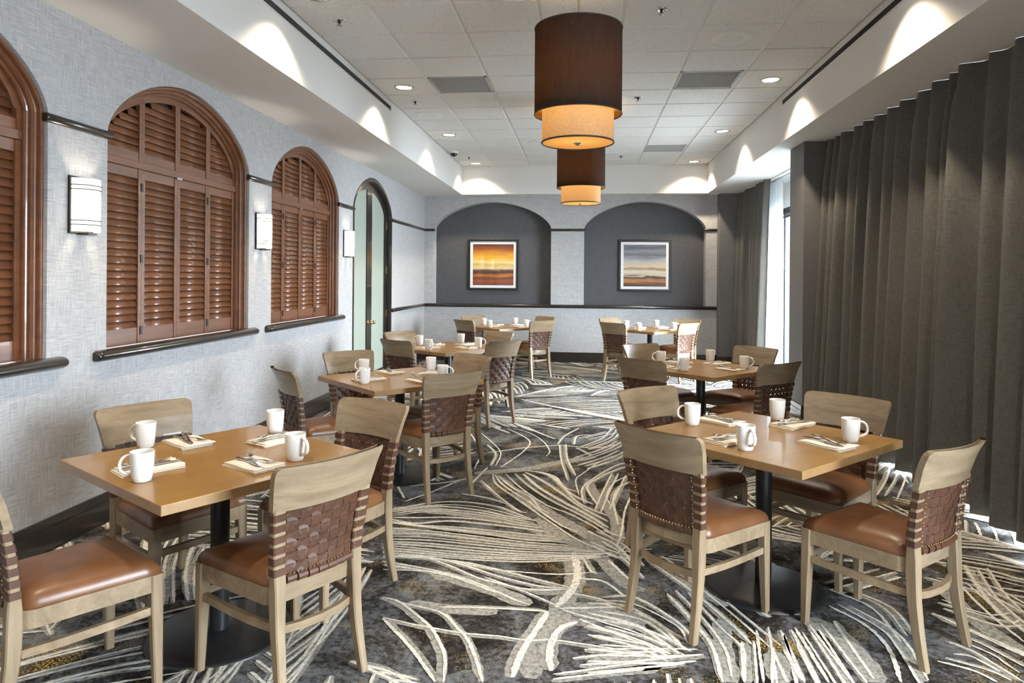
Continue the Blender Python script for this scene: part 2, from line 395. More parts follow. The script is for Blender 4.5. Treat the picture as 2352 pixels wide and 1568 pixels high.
for (a, b), nm in zip(WINS, ('nearest', 'second', 'third')):
    mb = MB(); rings = []; n = 12
    for y, s_ in ((a-.12, .6), (a-.105, .9), (a-.09, 1), (b+.09, 1), (b+.105, .9), (b+.12, .6)):
        rings.append([(XL-.05+.005+(.05+.052*s_*math.sin(PI*j/n) if 0 < j < n else .05), y, ZSILL+.008-.034*s_*math.cos(PI*j/n)) for j in range(n+1)])
    mb.rings(rings, smooth=True); mb.box(XL-.12, XL+.02, a+.003, b-.003, ZSILL-.02, ZSILL+.03)
    trim(mb, 'rounded dark wood sill under the %s shuttered window' % nm)
rail((XL, DOOR[1], .985), (XL, YW, .985), .03, 'dark chair rail beside the arched door', (1,0,0))
rail((XL, YW, .985), (XR, YW, .985), .032, 'long dark chair rail across the back wall', (0,-1,0))
trim(MB().box(NICHES[0][0], NICHES[0][1], YW-.005, YW+.22, .97, 1.004), 'dark ledge at the foot of the left niche')
trim(MB().box(NICHES[1][0], NICHES[1][1], YW-.005, YW+.22, .97, 1.004), 'dark ledge at the foot of the right niche')
rail((XL, YW, ZRAIL), (NICHES[0][0]+.02, YW, ZRAIL), .024, 'short dark rail left of the left niche', (0,-1,0))
rail((NICHES[0][1]-.03, YW, ZRAIL), (NICHES[1][0]+.03, YW, ZRAIL), .024, 'dark rail between the two niches', (0,-1,0))
rail((NICHES[1][1]-.03, YW, ZRAIL), (XR, YW, ZRAIL), .024, 'short dark rail right of the right niche', (0,-1,0))
def baseboard(side, boxes, label):
    struct(boxes.obj('baseboard_'+side, M['darkwood'], label=label))
b_ = MB()
for y0, y1 in ((YREAR, DOOR[0]), (DOOR[1], YW)):
    b_.box(XL-.01, XL+.02, y0, y1, 0, .125).box(XL-.01, XL+.013, y0, y1, .12, .178)
baseboard('left', b_, 'tall dark stepped baseboard under the shutters')
baseboard('back', MB().box(XL, XR, YW-.02, YW, 0, .125).box(XL, XR, YW-.013, YW, .12, .178), 'tall dark baseboard along the back wall')
baseboard('pillar', MB().box(2.263, XWIN, YPA-.02, YPB+.02, 0, .12).box(2.27, XWIN, YPA-.013, YPB+.013, .12, .17), 'dark baseboard around the grey pillar')
baseboard('pilaster', MB().box(XR-.015, XWIN, 12.18, 12.3, 0, .17), 'dark baseboard at the far right pilaster')

# ------------------------------------------------------------------ shutters
def louver_mesh(length):
    n = 10; th = math.radians(71); rings = []
    for y in (-length/2, length/2):
        r = []
        for j in range(n):
            a = 2*PI*j/n; u, v = .029*math.cos(a), .0048*math.sin(a)
            r.append((u*math.cos(th)*-1+v*math.sin(th), y, u*math.sin(th)+v*math.cos(th)))
        rings.append(r)
    return MB().rings(rings, smooth=True).mesh('louver', M['shutter'])
lcache = {}
def louver(y0, y1, z, x, parent):
    L = round(y1-y0, 3)
    if L < .03: return
    if L not in lcache: lcache[L] = louver_mesh(L)
    o = link('louver', lcache[L], parent, (x, (y0+y1)/2, z)); return o
def shutter(a, b, label):
    root = empty('window_shutter', (XL-.05, (a+b)/2, ZSILL+.03), label=label, cat='shutter', group='arched wooden window shutters')
    cyy, cz = (a+b)/2, ZSILL+.03
    Lc = lambda x, y, z: (x-(XL-.05), y-cyy, z-cz)
    # stepped casing swept round jambs and arch
    prof = [(q*.66, d) for q, d in [(0,-.145),(0,-.025),(.008,-.017),(.03,-.017),(.037,-.024),(.040,-.045),(.048,-.050),(.062,-.050),(.070,-.058),(.073,-.075),(.082,-.080),(.094,-.080),(.098,-.086),(.098,-.145)]]
    rings = []
    loops = []
    for off, d in prof:
        ar = arch(a, b, off+.001); loops.append([Lc(XL+d, y, z) for y, z in [(a+off+.001, ZSILL+.03)]+ar+[(b-off-.001, ZSILL+.03)]])
    mb = MB(); mb.rings(loops, closed=False, cap=False, smooth=False)
    mb.obj('casing', M['shutter'], root)
    i0, i1 = a+.066, b-.066; xp = XL-.115; wp = (i1-i0)/4
    # arched sheet added behind the louvers to stop sky light leaking through
    ar = arch(a, b, .002); bk = MB(); c0 = Lc(XL-.15, cyy, 1.6)
    pts = [Lc(XL-.15, y, z) for y, z in [(a+.002, ZSILL+.03)]+ar+[(b-.002, ZSILL+.03)]]
    pts2 = [(p[0]-.01, p[1], p[2]) for p in pts]; n = len(pts)
    bk.add(pts+pts2, [tuple(range(n)), tuple(range(2*n-1, n-1, -1))]); bk.obj('light_stop_panel', M['darkwood'], root)
    # transom between lower and upper panels
    MB().box(*(Lc(xp-.016,0,0)[0], Lc(xp+.026,0,0)[0]), i0-cyy, i1-cyy, 2.2-cz, 2.25-cz).obj('transom', M['shutter'], root, bevel=.003)
    inner = arch(a, b, .066, 60); rail_in = arch(a, b, .112, 60)
    def zin(y, tab):
        for (p, q) in zip(tab, tab[1:]):
            if p[0] <= y <= q[0]: return p[1]+(q[1]-p[1])*(y-p[0])/max(1e-6, q[0]-p[0])
        return SPRING-.2
    for i in range(4):
        y0, y1 = i0+i*wp+.001, i0+(i+1)*wp-.001
        x0, x1 = Lc(xp-.016,0,0)[0], Lc(xp+.014,0,0)[0]
        st = .034; zb, zt = ZSILL+.032, 2.198
        fr = MB().box(x0,x1,y0-cyy,y0+st-cyy,zb-cz,zt-cz).box(x0,x1,y1-st-cyy,y1-cyy,zb-cz,zt-cz)
        fr.box(x0+.003,x1-.004,y0+st-cyy,y1-st-cyy,zb-cz,zb+.108-cz).box(x0+.003,x1-.004,y0+st-cyy,y1-st-cyy,zt-.062-cz,zt-cz)
        pan = fr.obj('shutter_panel', M['shutter'], root)
        nl = round((zt-zb-.17)/.0468); pt = (zt-zb-.17)/nl
        for q in range(nl): louver(y0+st-cyy, y1-st-cyy, zb+.108+pt*(q+.5)-cz, Lc(xp-.001,0,0)[0], pan)
        # upper, arched panel: two stiles, bottom rail, curved head
        up = MB(); xs0, xs1 = x0, x1
        for (s0, s1) in ((y0, y0+st*.8), (y1-st*.8, y1)):
            za, zb2 = zin(s0, inner), zin(s1, inner)
            if min(za, zb2) < 2.27: continue
            v = []
            for x in (xs0, xs1):
                v += [(x, s0-cyy, 2.25-cz), (x, s1-cyy, 2.25-cz), (x, s1-cyy, zb2-cz), (x, s0-cyy, za-cz)]
            up.add(v, [(0,1,2,3),(4,5,6,7),(0,1,5,4),(1,2,6,5),(2,3,7,6),(3,0,4,7)])
        up.box(xs0+.003, xs1-.004, y0+st*.8-cyy, y1-st*.8-cyy, 2.25-cz, 2.31-cz)
        # curved head segment
        hd = []
        N = 10
        for k in range(N+1):
            y = y0+(y1-y0)*k/N; zo = zin(min(max(y, inner[0][0]+1e-4), inner[-1][0]-1e-4), inner)
            yi = min(max(y, rail_in[0][0]+1e-4), rail_in[-1][0]-1e-4); zi = zin(yi, rail_in)
            hd.append([(xs0-.0015, y-cyy, zo-cz), (xs1+.0015, y-cyy, zo-cz), (xs1+.0015, yi-cyy, zi-cz), (xs0-.0015, yi-cyy, zi-cz)])
        up.rings(hd)
        pan2 = up.obj('arched_panel', M['shutter'], root)
        z = 2.335
        while z < APEX-.15:
            ly0, ly1 = y0+st*.8, y1-st*.8
            # clip to the arch at this height
            ok = [y for y in [ly0+(ly1-ly0)*k/60 for k in range(61)] if rail_in[0][0] < y < rail_in[-1][0] and zin(y, rail_in) > z+.012]
            if len(ok) > 4: louver(ok[0]-cyy, ok[-1]-cyy, z-cz, Lc(xp-.001,0,0)[0], pan2)
            z += .0475
    for yy in (i0+wp, i1-wp):
        for zz in (1.12, 1.60, 2.08):
            MB().box(*(Lc(xp+.013,0,0)[0], Lc(xp+.019,0,0)[0]), yy-cyy-.012, yy-cyy+.012, zz-.028-cz, zz+.028-cz).obj('hinge', M['bronze'], root)
    MB().box(*(Lc(xp+.012,0,0)[0], Lc(xp+.03,0,0)[0]), -.03, .035, 2.19-cz, 2.205-cz).obj('latch', M['nickel'], root)
shutter(*WINS[0], 'nearest arched mahogany shutter, cut off by the left picture edge')
shutter(*WINS[1], 'arched mahogany shutter between the first two wall sconces, largest in full view')
shutter(*WINS[2], 'arched mahogany shutter closest to the green glass door')

# ------------------------------------------------------------------ arched double door
a, b = DOOR; cyy = (a+b)/2
door = struct(empty('door_1', (XL, cyy, 0), label='dark arched double door with frosted green glass'))
loops = []
for off, d in [(.001,-.155),(.001,-.012),(.012,0.004),(.05,.004),(.055,-.03),(.055,-.155)]:
    loops.append([(d, y-cyy, z) for y, z in [(a+off, .0)]+arch(a, b, off)+[(b-off, .0)]])
MB().rings(loops, closed=False, cap=False).obj('door_frame', M['darkwood'], door)
dxi = -.085
def leaf(s):
    outer = [p for p in arch(a, b, .057, 80)]; innr = [p for p in arch(a, b, .057+.10, 80)]
    y0, y1 = (a+.057, cyy-.002) if s < 0 else (cyy+.002, b-.057)
    def cut(tab, lo, hi):
        r = [p for p in tab if lo < p[0] < hi]
        return r
    st = .105
    gy0, gy1 = y0+st, y1-st
    def zat(tab, y):
        for p, q in zip(tab, tab[1:]):
            if p[0] <= y <= q[0]: return p[1]+(q[1]-p[1])*(y-p[0])/max(1e-6, q[0]-p[0])
        return SPRING
    N = 22
    o_top = [(y0+(y1-y0)*k/N) for k in range(N+1)]; g_top = [(gy0+(gy1-gy0)*k/N) for k in range(N+1)]
    outl = [(y0, .01)]+[(y, zat(outer, min(max(y, outer[0][0]+1e-4), outer[-1][0]-1e-4))) for y in o_top]+[(y1, .01)]
    gl = [(gy0, .16)]+[(y, min(zat(innr, min(max(y, innr[0][0]+1e-4), innr[-1][0]-1e-4)), 9)) for y in g_top]+[(gy1, .16)]
    rings = []
    rings = [[(dxi-.02, y-cyy, z) for y, z in outl], [(dxi+.02, y-cyy, z) for y, z in outl], [(dxi+.02, y-cyy, z) for y, z in gl], [(dxi-.02, y-cyy, z) for y, z in gl]]
    lf = MB().rings(rings, closed=True, cap=False, loop=True).obj('door_leaf', M['darkwood'], door)
    n = len(gl); pts = [(dxi-.004, y-cyy, z) for y, z in gl]; p2 = [(dxi+.004, y-cyy, z) for y, z in gl]
    MB().add(pts+p2, [tuple(range(n)), tuple(range(2*n-1, n-1, -1))]).obj('glass_pane', M['frosted'], lf)
    yh = y0 if s < 0 else y1
    for z in (.30, .945, 1.585, 2.24):
        MB().box(dxi+.018, dxi+.03, yh-cyy-.012, yh-cyy+.012, z-.055, z+.055).obj('hinge', M['brass'], lf)
    return lf
leaf(-1); lf = leaf(1)
kn = MB(); kn.lathe([(.001,0),(.028,.001),(.028,.006),(.010,.010),(.010,.035),(.024,.045),(.028,.058),(.020,.070),(.001,.073)], 16)
km = kn.mesh('door_knob', M['brass'])
for yy in (-.055, .06):
    o = link('door_knob', km, lf, (dxi+.02, yy, .86)); o.rotation_euler = (0, PI/2, 0)

# ------------------------------------------------------------------ sconces
def sconce(y, label):
    r = empty('wall_sconce', (XL, y, 1.735), label=label, cat='wall sconce', group='white glass half-cylinder wall sconces')
    MB().box(0, .014, -.105, .105, -.012, .312).obj('back_plate', M['bronze'], r, bevel=.003)
    rr, rx = .092, .085
    prof = []
    rings = []
    for z in (0, .3):
        rings.append([(.014+rx*math.sin(PI*j/18), -rr*math.cos(PI*j/18), z) for j in range(19)])
    rings2 = [[(.014+(rx-.006)*math.sin(PI*j/18), -(rr-.006)*math.cos(PI*j/18), z) for j in range(19)] for z in (.3, 0)]
    MB().rings(rings+rings2, closed=False, cap=False, smooth=True, loop=True).obj('glass_shade', M['sconce'], r)
    for z in (.038, .062, .238, .262):
        MB().rings([[(.014+(rx+q)*math.sin(PI*j/18), -(rr+q)*math.cos(PI*j/18), z+dz) for j in range(19)] for q, dz in ((.0005,-.0026),(.004,-.0026),(.004,.0026),(.0005,.0026))], closed=False, cap=False, smooth=True).obj('band', M['bronze'], r)
    MB().box(.0, .075, -.035, .035, -.016, -.006).obj('bottom_bracket', M['bronze'], r)
    l = bpy.data.lights.new('sconce_bulb', 'POINT'); l.energy = 9*LAMP; l.color = (1,.86,.66); l.shadow_soft_size = .02
    o = bpy.data.objects.new('sconce_bulb', l); COL.objects.link(o); o.parent = r; o.location = (.055, 0, .15)
sconce(3.735, 'glowing half-cylinder sconce between the nearest and second shutters')
sconce(5.97, 'glowing half-cylinder sconce between the second and third shutters')
sconce(8.22, 'glowing half-cylinder sconce between the third shutter and the door')

# ------------------------------------------------------------------ ceiling fittings
def spot(loc, e, size=118, blend=.8):
    l = bpy.data.lights.new('downlight_beam', 'SPOT'); l.energy = e*LAMP; l.color = (1, .84, .62); l.spot_size = math.radians(size); l.spot_blend = blend; l.shadow_soft_size = .035
    o = bpy.data.objects.new('downlight_beam', l); COL.objects.link(o); o.location = loc; return o
dring = MB().lathe([(.102,.0),(.102,-.006),(.086,-.008),(.080,-.003),(.078,.0)], 32).mesh('trim_ring', M['chrome'])
dlens = MB().lathe([(.079,-.002),(.0005,-.002)], 32).mesh('lens', M['lens'])
ords = ['', '', 'nearest', 'middle', 'farthest']
for side, X in (('left', -1.86), ('right', 1.79)):
    for k, Y in enumerate((-.05, 2.3, 4.68, 7.04, 9.44, 11.84)):
        if Y > 4.0:
            lab = ('recessed ceiling downlight over the %s, ' % ('shutter side' if X < 0 else 'curtain side')) + {2:'just above the picture edge',3:'largest and nearest in view',4:'second in its row',5:'closest to the back wall'}[k]
            r = empty('ceiling_downlight', (X, Y, ZC-.008), label=lab, cat='downlight', group='recessed ceiling downlights')
            link('trim_ring', dring, r); link('lens', dlens, r)
        spot((X, Y, ZC-.03), 160)
def sprinkler(x, y, label):
    r = empty('fire_sprinkler', (x, y, ZC-.008), label=label, cat='sprinkler', group='ceiling fire sprinklers')
    MB().lathe([(.045,0),(.045,-.005),(.03,-.009),(.024,-.004),(.0005,-.003)], 20).obj('escutcheon', M['chrome'], r)
    MB().lathe([(.010,-.003),(.010,-.02),(.006,-.024),(.006,-.034),(.0005,-.034)], 12).obj('nozzle', M['bronze'], r)
    MB().lathe([(.0005,-.036),(.022,-.036),(.022,-.040),(.0005,-.040)], 14).obj('deflector', M['nickel'], r)
for x, y, l in ((-1.87,5.16,'chrome fire sprinkler at upper left, nearest over the shutter side'),(-1.88,7.61,'chrome fire sprinkler just behind the first left downlight'),(-1.88,11.24,'chrome fire sprinkler beside the farthest left downlight'),
                (.54,5.14,'chrome fire sprinkler at the top edge right of the big pendant'),(.56,7.62,'chrome fire sprinkler right of the large pendant shade'),(.57,11.26,'small far chrome fire sprinkler right of the rear pendant')): sprinkler(x, y, l)
def speaker(x, y, label):
    r = empty('ceiling_speaker', (x, y, ZC-.008), label=label, cat='speaker', group='round white ceiling speakers')
    MB().lathe([(.16,0),(.158,-.006),(.13,-.012),(.10,-.008)], 36).obj('rim', M['white'], r)
    MB().lathe([(.10,-.008),(.05,-.010),(.0005,-.010)], 36).obj('speaker_grille', M['tile'], r)
speaker(1.16, 5.79, 'round white ceiling speaker in front of the grey vent, right side')
speaker(-1.87, 8.25, 'round white ceiling speaker behind the left sprinkler')
speaker(-.65, 10.0, 'faint round ceiling speaker left of the rear pendant')
r = empty('dome_camera', (-2.03, 10.71, ZC-.002), label='small dark dome security camera near the left cove edge', cat='camera')
MB().lathe([(.07,0),(.07,-.03),(.055,-.035)], 24).obj('housing', M['white'], r)
MB().lathe([(.055,-.033),(.05,-.06),(.03,-.08),(.0005,-.086)], 24).obj('dome', M['black'], r)
for (x, y), l in zip(VENTS, ('grey square air return tile left of the large pendant', 'grey square air return tile right of the large pendant', 'grey square air return tile farthest back on the right')):
    i = int((x-GX0)//T); j = max(k for k in range(len(yl)-1) if yl[k] <= y)
    cx, c2 = (xl[i]+xl[i+1])/2, (yl[j]+yl[j+1])/2; h = .292
    r = empty('air_vent', (cx, c2, ZC), label=l, cat='air vent', group='grey ceiling air returns')
    MB().box(-h,h,-h,h,.008,.018).obj('grille_backing', M['grille'], r)
    MB().box(-h,h,-h,-h+.025,-.003,.008).box(-h,h,h-.025,h,-.003,.008).box(-h,-h+.025,-h,h,-.003,.008).box(h-.025,h,-h,h,-.003,.008).obj('grille_frame', M['grille'], r)
    f = MB()
    for k in range(20): f.box(-h+.025, h-.025, -h+.04+k*.0268, -h+.046+k*.0268, .0, .008)
    f.obj('grille_blades', M['grille'], r)
for X, s, y1, l in ((XCL, 1, 7.58, 'long black linear air slot in the left cove face'), (XCR, -1, 7.635, 'long black linear air slot in the right cove face')):
    r = empty('linear_air_slot', (X, y1/2, 3.355), label=l, cat='air slot', group='linear air slots in the coves')
    L_ = y1/2; x0, x1 = sorted((0, .002*s)); 
    MB().box(x0, x1, -L_+.3, L_, -.026, .026).obj('slot_shade_strip', M['slot'], r)  # flat black strip on the face, painted as the shade inside the slot
    x0, x1 = sorted((0, .007*s))
    MB().box(x0, x1, -L_+.29, L_+.01, .024, .031).box(x0, x1, -L_+.29, L_+.01, -.031, -.024).box(x0, x1, L_, L_+.01, -.026, .026).obj('slot_frame', M['track'], r)
    f = MB(); x0, x1 = sorted((0, .005*s))
    k = -L_+.6
    while k < L_-.1: f.box(x0, x1, k, k+.012, -.024, .024); k += .62
    f.obj('slot_divider', M['bronze'], r)

# ------------------------------------------------------------------ pendants
def pendant(y, label):
    r = empty('drum_pendant', (-.048, y, 2.335), label=label, cat='pendant lamp', group='two-tier drum pendants')
    R1, R2 = .2725, .224
    zt, zm = .715, .18
    MB().lathe([(R1,zm),(R1,zt)], 64).obj('outer_shade', M['shade_dark'], r)
    MB().lathe([(R1-.004,zm+.002),(R1-.004,zt-.002)], 64).obj('shade_lining', M['lining'], r)
    MB().lathe([(R2,0),(R2,.26)], 64).obj('inner_shade', M['shade_lin'], r)
    MB().lathe([(R2-.003,.004),(.0005,.002)], 64).obj('diffuser', M['diffuser'], r)
    for R, z in ((R1, zm), (R1, zt)): MB().tube([(R*math.cos(2*PI*k/64), R*math.sin(2*PI*k/64), z) for k in range(64)], .004, 6, loop=True).obj('outer_rim', M['shade_trim'], r)
    MB().tube([(R2*math.cos(2*PI*k/64), R2*math.sin(2*PI*k/64), .004) for k in range(64)], .006, 6, loop=True).obj('inner_rim', M['shade_trim'], r)
    MB().lathe([(.0005,-.014),(.012,-.012),(.016,-.006),(.026,-.002),(.026,.003)], 16).obj('finial', M['nickel'], r)
    MB().tube([(0,0,.003),(0,0,ZC-2.335-.01)], .007, 10).obj('stem', M['nickel'], r)
    MB().lathe([(.007,ZC-2.335-.05),(.06,ZC-2.335-.03),(.065,ZC-2.335-.003)], 20).obj('canopy', M['nickel'], r)
    sp = MB()
    for z, R in ((.25, R2), (.66, R1)):
        for k in range(3):
            a_ = 2*PI*k/3+.4; sp.tube([(0,0,z),(R*math.cos(a_), R*math.sin(a_), z)], .003, 6)
    sp.obj('spider_frame', M['nickel'], r)
    for z, e in ((.14, 1.2), (.42, 7.5)):
        l = bpy.data.lights.new('pendant_bulb', 'POINT'); l.energy = e*LAMP; l.color = (1,.66,.30); l.shadow_soft_size = .04
        o = bpy.data.objects.new('pendant_bulb', l); COL.objects.link(o); o.parent = r; o.location = (.0, -.03, z)
pendant(4.4, 'large brown drum pendant with beige inner drum, nearest')
pendant(8.0, 'smaller looking brown drum pendant hanging behind the nearest one')

# ------------------------------------------------------------------ pictures
def artmat(name, stops, warp, seed):
    m, nt, b = newmat(name); L = nt.links
    mp = coords(nt, (1.6, 1, 9)); mp.inputs['Location'].default_value = (seed, 0, seed)
    n = nd(nt, 'ShaderNodeTexNoise', Scale=1.5, Detail=5., Roughness=.6, Distortion=.4); L.new(mp.outputs[0], n.inputs['Vector'])
    tc = coords(nt); sp = nd(nt, 'ShaderNodeSeparateXYZ'); L.new(tc.outputs[0], sp.inputs[0])
    a_ = nd(nt, 'ShaderNodeMath', operation='MULTIPLY_ADD'); a_.inputs[1].default_value = 1/.74; a_.inputs[2].default_value = .5-warp*.5
    L.new(sp.outputs[2], a_.inputs[0])
    c = nd(nt, 'ShaderNodeMath', operation='MULTIPLY_ADD'); c.inputs[1].default_value = warp; L.new(n.outputs[0], c.inputs[0]); L.new(a_.outputs[0], c.inputs[2])
    r = ramp(nt, stops); L.new(c.outputs[0], r.inputs[0]); L.new(r.outputs[0], b.inputs['Base Color'])
    b.inputs['Roughness'].default_value = .5; b.inputs['Coat Weight'].default_value = .9; b.inputs['Coat Roughness'].default_value = .03
    return m
art1 = artmat('orange_seascape_print', [(0,(.10,.03,.015)),(.10,(.30,.07,.02)),(.18,(.10,.03,.02)),(.24,(.50,.16,.02)),(.30,(.05,.02,.015)),(.36,(.12,.05,.025)),(.42,(.70,.55,.32)),(.50,(.62,.38,.08)),(.56,(.80,.62,.28)),(.66,(.72,.38,.03)),(.78,(.55,.22,.02)),(.88,(.24,.06,.01)),(1,(.07,.02,.01))], .16, 3.)
art2 = artmat('blue_grey_landscape_print', [(0,(.03,.015,.012)),(.08,(.16,.05,.02)),(.14,(.42,.19,.05)),(.19,(.10,.04,.02)),(.22,(.02,.018,.02)),(.26,(.55,.45,.33)),(.36,(.60,.55,.45)),(.42,(.30,.17,.08)),(.47,(.62,.50,.32)),(.56,(.45,.40,.36)),(.64,(.32,.33,.36)),(.74,(.10,.11,.14)),(.84,(.20,.21,.24)),(.93,(.07,.08,.11)),(1,(.14,.15,.18))], .22, 9.)
def picture(cx, art, label):
    r = empty('framed_picture', (cx, YW+.218, 1.257), label=label, cat='picture', group='framed square prints')
    h = .462; d = -.03; w_ = .042
    MB().box(-h,h,d,0,0,w_).box(-h,h,d,0,2*h-w_,2*h).box(-h,-h+w_,d,0,w_,2*h-w_).box(h-w_,h,d,0,w_,2*h-w_).obj('frame', M['black'], r, bevel=.004)
    MB().box(-h+w_-.002,h-w_+.002,-.014,-.004,w_-.002,2*h-w_+.002).obj('mat_board', M['mat'], r)
    q = .372
    o = MB().box(-q,q,-.016,-.0135,-q,q).obj('print', art, r, loc=(0,0,h))
picture(-1.648, art1, 'framed orange and amber abstract seascape in the left niche')
picture(1.063, art2, 'framed grey and gold abstract landscape in the right niche')

# ------------------------------------------------------------------ curtains
def curtain(name, x0, ya, yb, ztop, zbot, amp, pitch, label, mat, belly=.0, group=None, thick=True, seed=1):
    rnd = random.Random(seed); NP = max(2, round((yb-ya)/pitch)); st = (yb-ya)/NP
    ph = [0]
    for i in range(NP): ph.append(ph[-1]+st*rnd.uniform(.6, 1.5))
    ph = [ya+(p/ph[-1])*(yb-ya) for p in ph]
    am = [rnd.uniform(.55, 1.35) for _ in range(NP)]; sk = [rnd.uniform(.7, 1.45) for _ in range(NP)]
    ns = 12; zs = [ztop, ztop-.03, ztop-.08, ztop-.14, ztop-.25, ztop-.5]
    while zs[-1] > zbot+.35: zs.append(zs[-1]-.3)
    zs.append(zbot)
    rows = []
    for z in zs:
        t = (ztop-z)/(ztop-zbot); pinch = 1-min(1, (ztop-z)/.3)
        row = []
        for i in range(NP):
            for k in range(ns):
                u = k/ns; y = ph[i]+(ph[i+1]-ph[i])*u
                wv = .5-.5*math.cos(2*PI*u**sk[i])                # soft fold, leaning a little
                pk = math.exp(-((u-.5)/.16)**2)                   # pinch pleat near the head
                x = x0-belly*(t**.7)-amp*am[i]*(wv*(1-pinch)*(.65+.35*t)+.55*pk*pinch)+.012*math.sin(9*y+seed)*t
                row.append((x, y+.02*math.sin(4*y+3*t)*t, z))
        row.append((x0-belly*(t**.7), yb, z))
        rows.append(row)
    mb = MB(); n = len(rows[0]); vs = [p for r in rows for p in r]; fs = []
    for a_ in range(len(rows)-1):
        for j in range(n-1): fs.append((a_*n+j, a_*n+j+1, (a_+1)*n+j+1, (a_+1)*n+j))
    mb.add(vs, fs, True)
    return mb.obj(name, mat, label=label, cat='curtain', group=group)
curtain('curtain', 2.62, 1.7, 7.60, 2.941, .025, .185, .23, 'long dark grey pleated curtain filling the right side', M['curtain'], belly=.06, seed=3)
curtain('curtain', 2.66, 10.42, 12.2, 2.941, .02, .13, .15, 'dark grey pleated curtain gathered beside the far pilaster', M['curtain'], belly=.05, seed=5)
curtain('sheer_curtain', 2.79, 10.24, 10.95, 2.92, .02, .09, .16, 'white sheer curtain beside the bright far window', M['sheer'], seed=8)
curtain('curtain', 2.62, -2.3, .0, 2.941, .025, .16, .165, 'unseen dark grey curtain added beside the camera to cut window daylight', M['curtain'], belly=.06, seed=13)  # added out of view to hold back daylight from the near window
MB().box(2.624, 2.66, -2.3, 7.62, ZS-.018, ZS).obj('curtain_track', M['track'], label='white ceiling track of the long grey curtain', cat='curtain track', group='curtain tracks')
MB().box(2.664, 2.70, 8.12, 12.2, ZS-.018, ZS).obj('curtain_track', M['track'], label='white ceiling track over the far grey curtain', cat='curtain track', group='curtain tracks')
MB().box(2.765, 2.81, 8.12, 12.2, ZS-.018, ZS).obj('curtain_track', M['track'], label='white ceiling track of the sheer curtain', cat='curtain track', group='curtain tracks')

# ------------------------------------------------------------------ chair
HB = .858
def lerp_tab(tab, z):
    for (z0, v0), (z1, v1) in zip(tab, tab[1:]):
        if z <= z1:
            t = (z-z0)/(z1-z0); t = max(0, min(1, t)); return v0+(v1-v0)*t
    return tab[-1][1]
YP = [(0,-.262),(.06,-.246),(.14,-.226),(.24,-.206),(.34,-.194),(.43,-.19),(.52,-.196),(.62,-.212),(.70,-.232),(.79,-.262),(HB,-.296)]
XO = [(0,.190),(.2,.186),(.42,.188),(.55,.196),(.70,.212),(HB,.236)]
yp = lambda z: lerp_tab(YP, z)
xo = lambda z: lerp_tab(XO, z)
yc = lambda x: -.046*max(0, 1-(x/.236)**2)
PWX = [(0,.030),(.3,.040),(.42,.046),(.70,.052),(HB,.052)]
PWY = [(0,.034),(.3,.046),(.40,.048),(.46,.034),(.70,.026),(HB,.026)]
xi = lambda z: xo(z)-lerp_tab(PWX, z)
root = empty('dining_chair')
def rect8(cx, cy_, z, wx, wy, c=.005):
    a_, b_ = wx/2, wy/2
    return [(cx-a_+c,cy_-b_,z),(cx+a_-c,cy_-b_,z),(cx+a_,cy_-b_+c,z),(cx+a_,cy_+b_-c,z),(cx+a_-c,cy_+b_,z),(cx-a_+c,cy_+b_,z),(cx-a_,cy_+b_-c,z),(cx-a_,cy_-b_+c,z)]
for s in (-1, 1):
    rg = []
    for z in (0,.05,.1,.15,.2,.25,.3,.36,.42,.48,.55,.62,.70):
        wx, wy = lerp_tab(PWX, z), lerp_tab(PWY, z); cx = s*(xo(z)-wx/2)
        if z > .69: wx -= .005; wy -= .004
        rg.append(rect8(cx, yp(z)+(yc(cx) if z > .4 else yc(cx)*z/.4), z, wx, wy))
    MB().rings(rg).obj('leg', M['oak'], root)
    rg = []
    for z, wd in ((0,.030),(.1,.034),(.2,.038),(.3,.042),(.413,.044)):
        rg.append(rect8(s*(.2245-wd/2), .2345-wd/2, z, wd, wd))
    MB().rings(rg).obj('leg', M['oak'], root)
# backrest
NX = 16; zl = [.692,.70,.74,.78,.82,.843,.853,.861,.867,.871,HB]; rc = .03
fr, bk = [], []
zl = [z-.873+HB if z > .8 else z for z in zl]
for z in zl:
    hw = xo(z)
    if z > HB-rc: hw -= rc-math.sqrt(max(0, rc*rc-(z-(HB-rc))**2))
    rf, rb = [], []
    for k in range(NX+1):
        x = hw*(2*k/NX-1); y = yp(z)+yc(x); rf.append((x, y+.0125, z)); rb.append((x, y-.0125, z))
    fr.append(rf); bk.append(rb)
rg = [f+b2[::-1] for f, b2 in zip(fr, bk)]
MB().rings(rg, smooth=False).obj('backrest', M['oak_h'], root)
# seat frame: outline with rounded rear corners
def seat_outline(inset=0., n=7):
    pts = [(-.222+inset, .232-inset), (.222-inset, .232-inset)]
    # right side back to rear corner, rounded
    def corner(s):
        out = []
        c = Vector((s*(.192-inset-.055), -.205+inset+.055)); 
        for k in range(n):
            a_ = (0 if s > 0 else -PI/2)-(PI/2)*k/(n-1) if s > 0 else -PI/2-(PI/2)*k/(n-1)
            out.append((c.x+.055*math.cos(a_), c.y+.055*math.sin(a_)))
        return out
    return pts+corner(1)+corner(-1)
so, si = seat_outline(), seat_outline(.024)
lo, hi = .352, .412
MB().rings([[(x,y,lo) for x,y in so],[(x,y,hi) for x,y in so],[(x,y,hi) for x,y in si],[(x,y,lo) for x,y in si]], loop=True, cap=False).obj('seat_frame', M['oak_h'], root)
